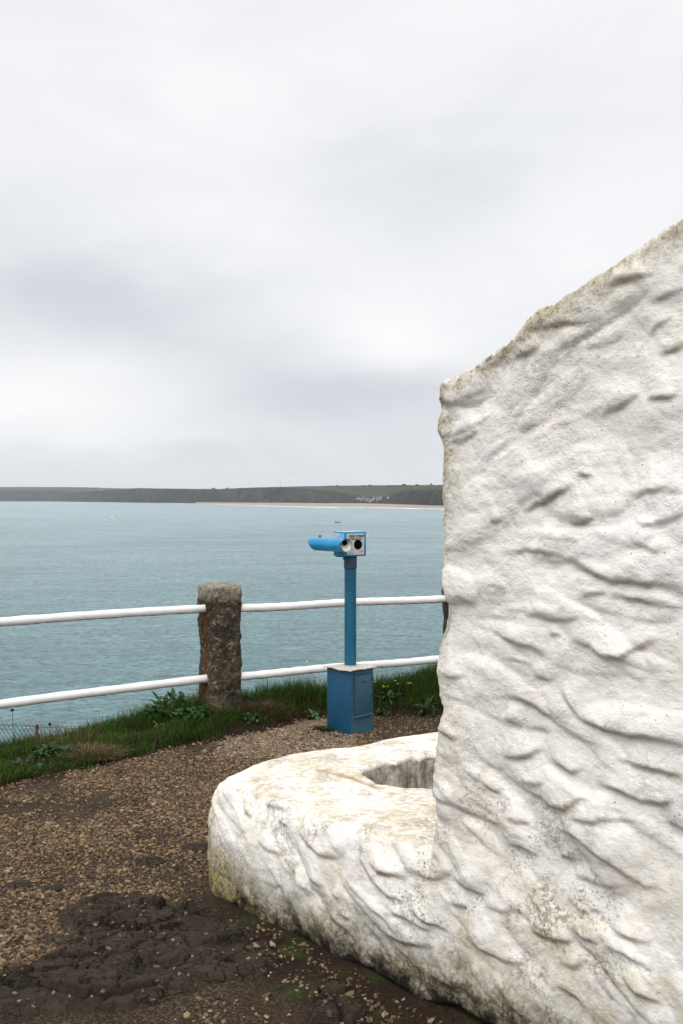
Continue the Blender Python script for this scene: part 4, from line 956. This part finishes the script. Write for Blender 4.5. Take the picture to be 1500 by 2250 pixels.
# wire mesh fence beyond the cliff edge
def mesh_fence():
    a = at_depth(-160, 1586, 8.6); b = at_depth(262, 1605, 9.0); root = empty('wire_fence', (a[0], a[1], a[2]-1)); tag(root, 'dark diamond wire mesh fence on the slope beyond the grass', 'fence')
    a = a-np.array([0, 0, 0.0]); L_ = np.linalg.norm(b[:2]-a[:2]); d = (b-a)/L_; H = 1.0; parts = []
    nrm = np.cross(d, [0, 0, 1.]); sp = .0365
    def wire(P, r=.0016): V, F = tube(P, r, 5); parts.append((V, F, V*0))
    n = int(L_/sp)
    for k in range(n+1):
        for sgn in (1, -1):
            pts = []
            for j in range(0, int(H/.05)+1):
                s = k*sp+sgn*j*.030
                if s < 0 or s > L_: break
                pts.append(a+d*s+np.array([0, 0, -j*.050+.02])+nrm*(.003*(1 if (j+k) % 2 else -1)))
            if len(pts) > 2: wire(np.array(pts), .0020 if sgn > 0 else .0011)
    V, F, C = merge(parts); o = np_mesh('wire_mesh', V-np.array(root.location), F, M['wire'], root)
    for zz in (0, -.45, -.9):
        V, F = tube(np.array([a+d*s+np.array([0, 0, zz]) for s in np.linspace(0, L_, 12)]), .0022, 6); np_mesh('line_wire', V-np.array(root.location), F, M['wire'], root)
    for s in (.02, L_*.55+.02, L_-.02):
        q = a+d*s; MB().cyl(Vector(q-np.array([0, 0, 1.5]))-root.location, Vector(q+np.array([0, 0, .02]))-root.location, .012, n=10).build('post', M['rust'], root, angle=40)
mesh_fence()
tuft(921, 1702, 'dark moss clump growing in the corner of the hollow in the white bench', 500, .022, .03, [(.02, .025, .008), (.05, .035, .015), (.015, .012, .008)], (.9, .5), 'moss_clump', 'moss', depth=4.88, lift=.34)
def seedhead(px, py, base_y, dep, lab):
    p = at_depth(px, py, dep); z0 = float(ground_z(p[:1], p[1:2])[0]); root = empty('seed_head', (p[0], p[1], z0)); tag(root, lab, 'dead flower')
    V, F = tube(np.array([(0.01, 0, 0), (.004, 0, (p[2]-z0)*.5), (0, 0, p[2]-z0)]), .0018, 6); np_mesh('stalk', V, F, M['rust'], root)
    parts = []
    for k in range(26):
        a = k*2.4; leafmesh(parts, (0, 0, p[2]-z0-.012), a, random.uniform(.2, 1.4), .022, .005, (.06, .02, .02), .0)
    V, F, C = merge(parts); np_mesh('head', V, F, M['leaf'], root, attrs={'tint': C})
seedhead(110, 1591, 1640, 6.85, 'dark red seed head on a thin stalk above the wire mesh')
seedhead(219, 1599, 1640, 7.05, 'brown dead flower head at the right end of the wire mesh')
seedhead(28, 1560, 1640, 6.7, 'tall pale dry stalk in the grass at the far left')

# ------------------------------------------------------------------ sea
ZS = EYE-30.0
def make_sea():
    ys = np.concatenate([np.linspace(-3000, 10, 10)[:-1], np.linspace(10, 400, 40)[:-1], np.geomspace(400, 16000, 60)]); xs = np.linspace(-14000, 14000, 60)
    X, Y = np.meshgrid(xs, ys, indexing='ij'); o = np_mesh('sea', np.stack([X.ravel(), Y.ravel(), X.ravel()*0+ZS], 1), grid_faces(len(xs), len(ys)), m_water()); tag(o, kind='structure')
make_sea()
def m_coast(name):
    t = NT(name); s = t.attr('cliff'); fld = t.attr('field', True)
    n = t.noise(.012, 6, .7); f = t.noise(.05, 5, .75); str_ = t.noise(.03, 5, .7, vec=t.scale(t.obj, (1, 1, .35)))
    cl = t.mix(t.ramp(n, [(.38, 0), (.62, 1)]), (.007, .008, .012), (.048, .034, .034))
    cl = t.mix(t.ramp(f, [(.48, 0), (.6, .8)]), cl, (.024, .040, .016)); cl = t.mix(t.ramp(str_, [(.52, 0), (.64, .7)]), cl, (.085, .062, .055))
    fl = t.mix(t.ramp(f, [(.4, .2), (.65, .7)]), fld, (.03, .04, .025))
    t.bump(t.math('ADD', f, n), 12, .9)
    return t.set(t.mix(s, fl, cl), .95, 0, .1)
def interp(tab): a = np.array(tab, float); return lambda x: np.interp(x, a[:, 0], a[:, 1])
def coast(name, x0, x1, basey, cliffy, ridgey, D, mat, seed, inland=1400):
    """px columns; basey gives the cliff foot depth via its height on the sea"""
    n = 420; pxs = np.linspace(x0, x1, n); az = (pxs-750)/FPX; Dp = D(pxs); V = []; cl = []; fld = []
    offs = [(-40, 'sea'), (0, 'base'), (.10, 'c'), (.22, 'c'), (.34, 'c'), (.5, 'c'), (.66, 'c'), (.82, 'c'), (1.0, 'c')]
    zc = (1095-cliffy(pxs))/FPX; zr = (1095-ridgey(pxs))/FPX
    rows = []
    CW = 130.
    for o_, k in offs:
        if k == 'sea': y = Dp-30; z = np.full(n, ZS-4)
        elif k == 'base': y = Dp; z = np.full(n, ZS+1)
        else:
            y = Dp+CW*o_; top = EYE+zc*(Dp+CW); z = ZS+(top-ZS)*(o_**.75)
        rows.append((y, z, 0 if k in 'sea' else 1))
    for f_ in (.04, .1, .18, .28, .4, .55, .75, 1.0, 1.3):
        y = Dp+CW+inland*f_; a = EYE+zc*y; b = EYE+zr*(Dp+CW+inland)*1.0
        zz = (EYE+zc*(Dp+CW))*(1-min(f_, 1))+b*min(f_, 1) if f_ <= 1 else b-14
        # keep the surface seen as a slope that climbs evenly in the eye's view
        zz = EYE+(zc+(zr-zc)*min(f_, 1)**.8)*y if f_ <= 1 else EYE+zr*(Dp+CW+inland)-20
        rows.append((y, zz, 2))
    m = len(rows); P = np.zeros((m, n, 3)); C = np.zeros((m, n))
    for i, (y, z, t) in enumerate(rows):
        P[i, :, 0] = az*y; P[i, :, 1] = y; P[i, :, 2] = z; C[i] = 1 if t < 2 else 0
    P2 = P.reshape(-1, 3); nz = fbm(P2, .008, 4, seed); nz2 = fbm(P2, .03, 3, seed+4); cmask = np.repeat([0, 0]+[1]*7+[0]*9, n)
    P2[:, 1] += cmask*(nz*60+nz2*22)*sm(P2[:, 2], ZS, ZS+20); P2[:, 2] += cmask*(nz2*4.5+nz*4)*sm(P2[:, 2], ZS+4, ZS+20)+(1-cmask)*(P2[:, 2] > ZS+10)*nz*1.6
    # fields
    r = np.random.default_rng(seed); K = 120; S = np.stack([r.uniform(P2[:, 0].min(), P2[:, 0].max(), K), r.uniform(P2[:, 1].min(), P2[:, 1].max(), K)], 1)
    pal = .72*np.array([(.075, .13, .04), (.06, .105, .035), (.05, .085, .035), (.10, .12, .05), (.07, .10, .05), (.11, .085, .055)]); cid = r.integers(0, len(pal), K)
    dd = ((P2[:, None, 0]-S[None, :, 0])/1.3)**2+((P2[:, None, 1]-S[None, :, 1])*1.0)**2; near = dd.argmin(1); col = pal[cid[near]]
    o = np_mesh(name, P2, grid_faces(m, n)[:, ::-1], mat, attrs={'cliff': C.ravel(), 'field': col}); tag(o, kind='structure'); return o
mc = m_coast('coast_land')
by = interp([(-900, 1101.6), (90, 1101.6), (300, 1104.2), (480, 1106), (620, 1107.2), (700, 1108), (800, 1108.6), (860, 1110.4), (960, 1114.5), (1300, 1124), (2200, 1135)])
DD = lambda x: 30*FPX/(by(x)-1095)
coast('far_headland', -900, 420, by, interp([(-900, 1078), (0, 1078), (120, 1079), (200, 1082), (420, 1084)]), interp([(-900, 1067), (0, 1070), (150, 1070), (270, 1073), (420, 1074)]),
      lambda x: 30*FPX/(np.full_like(x, 1101.7)-1095), mc, 11, 1500)
coast('headland', 84, 2100, by, interp([(84, 1106), (95, 1101), (120, 1092), (160, 1082), (240, 1077), (300, 1073.5), (420, 1076), (480, 1075.5), (560, 1072), (620, 1071), (680, 1074), (740, 1081), (780, 1089), (800, 1093), (830, 1094), (850, 1090), (875, 1082), (900, 1077.5), (960, 1077), (1100, 1072), (1500, 1060), (2100, 1055)]),
      interp([(84, 1105), (100, 1099), (160, 1081.5), (300, 1072.5), (420, 1074), (480, 1074.5), (560, 1071), (640, 1069), (740, 1067), (850, 1066), (960, 1065.5), (1200, 1058), (2100, 1045)]), DD, mc, 23)
def strip(name, xa, xb, f0, f1, z, mat, seed, jit=0):
    n = 260; p = np.linspace(xa, xb, n); az = (p-750)/FPX; j = fbm(np.stack([p, p*0, p*0], 1), .05, 3, seed)*jit; y0 = f0(p)+j; y1 = f1(p)
    V = np.concatenate([np.stack([az*y, y, p*0+zz], 1) for y, zz in ((y0, z[0]), (y1, z[1]))]); i = np.arange(n-1)
    o = np_mesh(name, V, np.stack([i, i+1, i+1+n, i+n], 1), mat); tag(o, kind='structure'); return o
sandm = m_plain('wet_sand', (.33, .265, .225), .8, 0, .2, .01, .0)
foamy = interp([(-200, 1102.4), (90, 1103), (300, 1105.1), (480, 1108.6), (600, 1112.2), (700, 1114.4), (800, 1115.2), (960, 1118.6), (1300, 1131)])
FD = lambda x: 30*FPX/(foamy(x)-1095)
strip('beach', 430, 1300, lambda x: FD(x), lambda x: DD(x)+60, (ZS+.15, ZS+6), sandm, 4)
t = NT('surf_foam'); nn = t.noise(.02, 5, .7, vec=t.scale(t.obj, (1, .25, 1)))
foamm = t.set(t.mix(t.ramp(nn, [(.38, 0), (.5, 1)]), (.45, .55, .58), (.85, .86, .86)), .8)
strip('surf', -100, 1300, lambda x: FD(x)*(1-np.interp(x, [0, 450, 560], [.004, .006, .018])), lambda x: FD(x)+np.interp(x, [0, 450, 560], [0, 10, 40]), (ZS+.25, ZS+.6), foamm, 6, 70)
strip('surf', 560, 800, lambda x: FD(x)*.952, lambda x: FD(x)*.972, (ZS+.5, ZS+.5), foamm, 8, 40)

# village, trees and masts on the far shore
wallm = m_plain('pale_render', (.30, .30, .30), .9, 0, .15, .2, .0); wallg = m_plain('grey_render', (.25, .25, .27), .9, 0, .15, .2, .0); roofm = m_plain('slate_roof', (.10, .105, .12), .8, 0, .2, .3, .0); paneM = m_plain('window_glass', (.03, .035, .045), .3, 0, .1)
treem = m_attr('far_foliage', .9, .1)
def house(px, py, dep, w, h, rz, mat, lab, flat=False, group='houses of the beach village'):
    p = at_depth(px, py, dep); root = empty('house', (p[0], p[1], p[2]-h*.5), rz); tag(root, lab, 'house', group)
    MB().box((0, 0, h/2-3), (w, w*.7, h+6), None).build('wall', mat, root)
    b = bmesh.new(); r = h*.0+3.2 if not flat else .8
    pts = [(-w/2-.4, -w*.35-.4, h), (w/2+.4, -w*.35-.4, h), (w/2+.4, w*.35+.4, h), (-w/2-.4, w*.35+.4, h), (-w/2-.4+(w*.2 if not flat else 0), 0 if not flat else -w*.3, h+r), (w/2+.4-(w*.2 if not flat else 0), 0 if not flat else -w*.3, h+r)]
    vs = [b.verts.new(q) for q in pts]
    for f in ((0, 1, 5, 4), (3, 2, 5, 4), (0, 3, 4), (1, 2, 5), (3, 2, 1, 0)):
        try: b.faces.new([vs[i] for i in f])
        except ValueError: pass
    bmesh.ops.recalc_face_normals(b, faces=b.faces); me = bpy.data.meshes.new('roof'); b.to_mesh(me); b.free(); link_mesh('roof', me, roofm, root, False)
    nw = max(2, int(w/4))
    for k in range(nw): MB().box((-w/2+(k+.5)*w/nw, -w*.35, h*.55), (1.6, .3, 1.9)).build('window', paneM, root)
def dep_at(px): return float(DD(np.array([px]))[0])
hs = [(786, 1094.5, 20, 5, 'g', 'long grey house, leftmost of the beach village', 0), (793, 1097, 9, 5, 'w', 'small white house low at the left of the village', 0), (797, 1093.5, 14, 5, 'g', 'grey roofed house above the small white one', 0),
      (803, 1098, 12, 5, 'g', 'dark grey house in the middle of the village front', 0), (806, 1095, 10, 5, 'w', 'pale house behind the middle of the village', 0), (811, 1100, 14, 5, 'g', 'grey house nearest the sand', 0),
      (815, 1097.5, 12, 6, 'w', 'white house just right of the house nearest the sand', 0), (820, 1093.5, 10, 10, 'w', 'tall white block, left one of the flat roofed pair', 1), (827, 1094.5, 8, 12, 'w', 'narrow tall white tower between the flat roofed blocks', 1),
      (834, 1093, 16, 8, 'w', 'wide white block, right one of the flat roofed pair', 1), (851, 1092, 10, 4, 'w', 'lone white cottage right of the village on the slope', 0), (883, 1079, 13, 5, 'w', 'lone pale house high on the hillside above the village', 0)]
for px, py, w, h, k, lab, fl in hs: house(px, py, dep_at(px)+(30 if py > 1085 else 420), w, h, random.uniform(-.3, .3), wallm if k == 'w' else wallg, lab, fl)
for px, w, lab in ((906, 16, 'low pink walled house on the skyline, leftmost of three'), (931, 22, 'wide pale house on the skyline between two trees'), (955, 18, 'pale house on the skyline nearest the white wall')):
    house(px, 1068.3, dep_at(px)+1180, w, 6, 0, wallm, lab, False, 'houses on the skyline')
def tree(px, top, base, lab, wid, kind='bush', dep=None):
    dep = dep or dep_at(px)+1250; p = at_depth(px, base, dep); H = (base-top)/FPX*dep; Wd = wid/FPX*dep
    root = empty('tree', p); tag(root, lab, 'tree', 'trees on the skyline')
    MB().cyl((0, 0, -3), (0, 0, H*.7), Wd*.05+.3, Wd*.03+.15, n=8).build('trunk', M['rust'], root)
    IV, IF = ico(); n = 260; u = rng.normal(0, 1, (n, 3)); u /= np.linalg.norm(u, axis=1)[:, None]; u *= rng.uniform(.35, 1, (n, 1))**.5
    u *= (1+.3*fbm(u, 2, 2, int(px)))[:, None]
    c = u*np.array([Wd/2, Wd/2, H*(.5 if kind == 'bush' else .22)])+np.array([0, 0, H*(.5 if kind == 'bush' else .8)])
    s = rng.uniform(.05, .11, n)*min(Wd, H*1.5); V = IV[None]*s[:, None, None]*rng.uniform(.6, 1.2, (n, 12, 1))+c[:, None]
    col = np.array([.030, .045, .022])*rng.uniform(.6, 1.5, (n, 1)); F = (IF[None]+np.arange(n)[:, None, None]*12).reshape(-1, 3)
    np_mesh('crown', V.reshape(-1, 3), F, treem, root, smooth=False, attrs={'tint': np.repeat(col, 12, 0)})
tree(886, 1064, 1071, 'big round tree on the skyline left of the pink walled house', 13); tree(915, 1064.5, 1071, 'round tree on the skyline between two pale houses', 9)
tree(946, 1062.5, 1069, 'single umbrella shaped tree on the skyline', 5, 'flat'); tree(873, 1066, 1070, 'low bush at the left foot of the biggest skyline tree', 9)
tree(811, 1065, 1069, 'low rounded bush on the skyline above the village', 9); tree(797, 1066, 1069, 'low hedge bush on the skyline left above the village', 12)
tree(742, 1065.5, 1069, 'small square clump on the bare skyline', 5); tree(855, 1066, 1069.5, 'long low hedge on the skyline', 16); tree(960, 1066, 1070, 'bush on the skyline touching the edge of the white wall', 10)
tree(190, 1070.5, 1073.5, 'small bush on the left skyline', 6, dep=10600); tree(210, 1071, 1074, 'long hedge at the right end of the left skyline', 12, dep=10500)
tree(470, 1072, 1076, 'left bush of the low pair on the middle skyline', 8, dep=dep_at(470)+1300); tree(500, 1071.5, 1075, 'right bush of the low pair on the middle skyline', 6, dep=dep_at(500)+1300)
def mast(px, top, base, lab, dep):
    p = at_depth(px, base, dep); H = (base-top)/FPX*dep; root = empty('mast', p); tag(root, lab, 'mast'); b = MB()
    for a in range(3):
        q = a*2.094; b.cyl((1.3*math.cos(q), 1.3*math.sin(q), -4), (.4*math.cos(q), .4*math.sin(q), H*.9), .35, n=6)
    b.build('tower', wallg, root); MB().cyl((0, 0, H*.85), (0, 0, H), .35, n=6).build('antenna', wallg, root)
mast(617, 1057, 1071, 'thin tall radio mast on the middle skyline', dep_at(617)+900); mast(407, 1069, 1075, 'short mast on the skyline left of the low bushes', dep_at(407)+900)

# bird, floats and buoys
def bird(px, py, dep, span, lab, mat, rz=0):
    p = at_depth(px, py, dep); root = empty('gull', p, rz); tag(root, lab, 'bird')
    b = bmesh.new(); bmesh.ops.create_icosphere(b, subdivisions=3, radius=1)
    for v in b.verts:
        x, y, z = v.co; k = 1-.45*max(0, -y)**1.5; v.co = Vector((x*.11*k, y*.42, z*.10*k+.04*max(0, y)))
        if y > .8: v.co.y += (y-.8)*.35
        if y < -.7: v.co.x *= 1.6; v.co.z *= .4
    me = bpy.data.meshes.new('body'); b.to_mesh(me); b.free(); me.transform(Matrix.Scale(span/1.3, 4)); link_mesh('body', me, mat, root)
    for s in (-1, 1):
        st = [(0, .10, -.10, .02), (.25, .14, -.09, .16), (.45, .10, -.10, .14), (.68, -.05, -.14, .05)]; V = []
        for x, yf, yb, z in st:
            for dz in (.008, -.008): V += [(s*x, yf, z+dz), (s*x, yb, z+dz)]
        F = []
        for i in range(3):
            a = 4*i; c_ = a+4; F += [(a, a+1, c_+1, c_), (a+2, a+3, c_+3, c_+2), (a, a+2, c_+2, c_), (a+1, a+3, c_+3, c_+1)]
        F += [(0, 1, 3, 2), (12, 13, 15, 14)]
        np_mesh('wing', np.array(V)*span/1.3, np.array(F), mat, root)
gullm = m_plain('gull_feathers', (.16, .16, .17), .8, 0, .2, 5, 0); gullw = m_plain('white_feathers', (.75, .75, .75), .8, 0, .1, 5, 0)
bird(646, 1041, 620, 1.6, 'small dark gull flying above the middle skyline', gullm, .8)
def buoy(px, py, r, mat, lab, nm='buoy'):
    p = at_height(px, py, ZS); root = empty(nm, p); tag(root, lab, nm)
    MB().cyl((0, 0, -r*.5), (0, 0, r*.6), r, r*.9, n=20).cyl((0, 0, r*.6), (0, 0, r*1.3), r*.9, r*.25, n=20).build('float', mat, root, angle=40)
    MB().cyl((0, 0, r*1.2), (0, 0, r*2), r*.12, n=10).cyl((0, 0, r*1.9), (0, 0, r*2.2), r*.3, n=12).build('top_mark', mat, root, angle=40)
redm = m_plain('red_plastic', (.55, .06, .05), .5, 0, .15, 5, 0); dkm = m_plain('dark_plastic', (.03, .035, .04), .5, 0, .15, 5, 0)
buoy(613, 1374, .22, redm, 'small pinkish red buoy floating left of the telescope pole'); buoy(739, 1149, 1.3, dkm, 'left one of two dark buoys far above the telescope'); buoy(746, 1149, 1.3, dkm, 'right one of two dark buoys far above the telescope')
buoy(247, 1138, 1.6, gullw, 'tiny white buoy far out at the left'); buoy(676, 1454, .14, gullw, 'tiny white buoy close below the lower rail left of the cabinet')

# ------------------------------------------------------------------ haze
hz = MB().box((0, 6500, 70), (27000, 18000, 280)).build('haze', None); tag(hz, 'pale sea haze over the bay', 'haze', kind='stuff')
t = bpy.data.materials.new('haze'); t.use_nodes = True; N = t.node_tree.nodes; N.clear(); o_ = N.new('ShaderNodeOutputMaterial'); v_ = N.new('ShaderNodeVolumePrincipled')
v_.inputs['Color'].default_value = (.86, .90, .97, 1); v_.inputs['Density'].default_value = 3.1e-5; v_.inputs['Anisotropy'].default_value = .2
t.node_tree.links.new(v_.outputs[0], o_.inputs['Volume']); hz.data.materials.append(t)
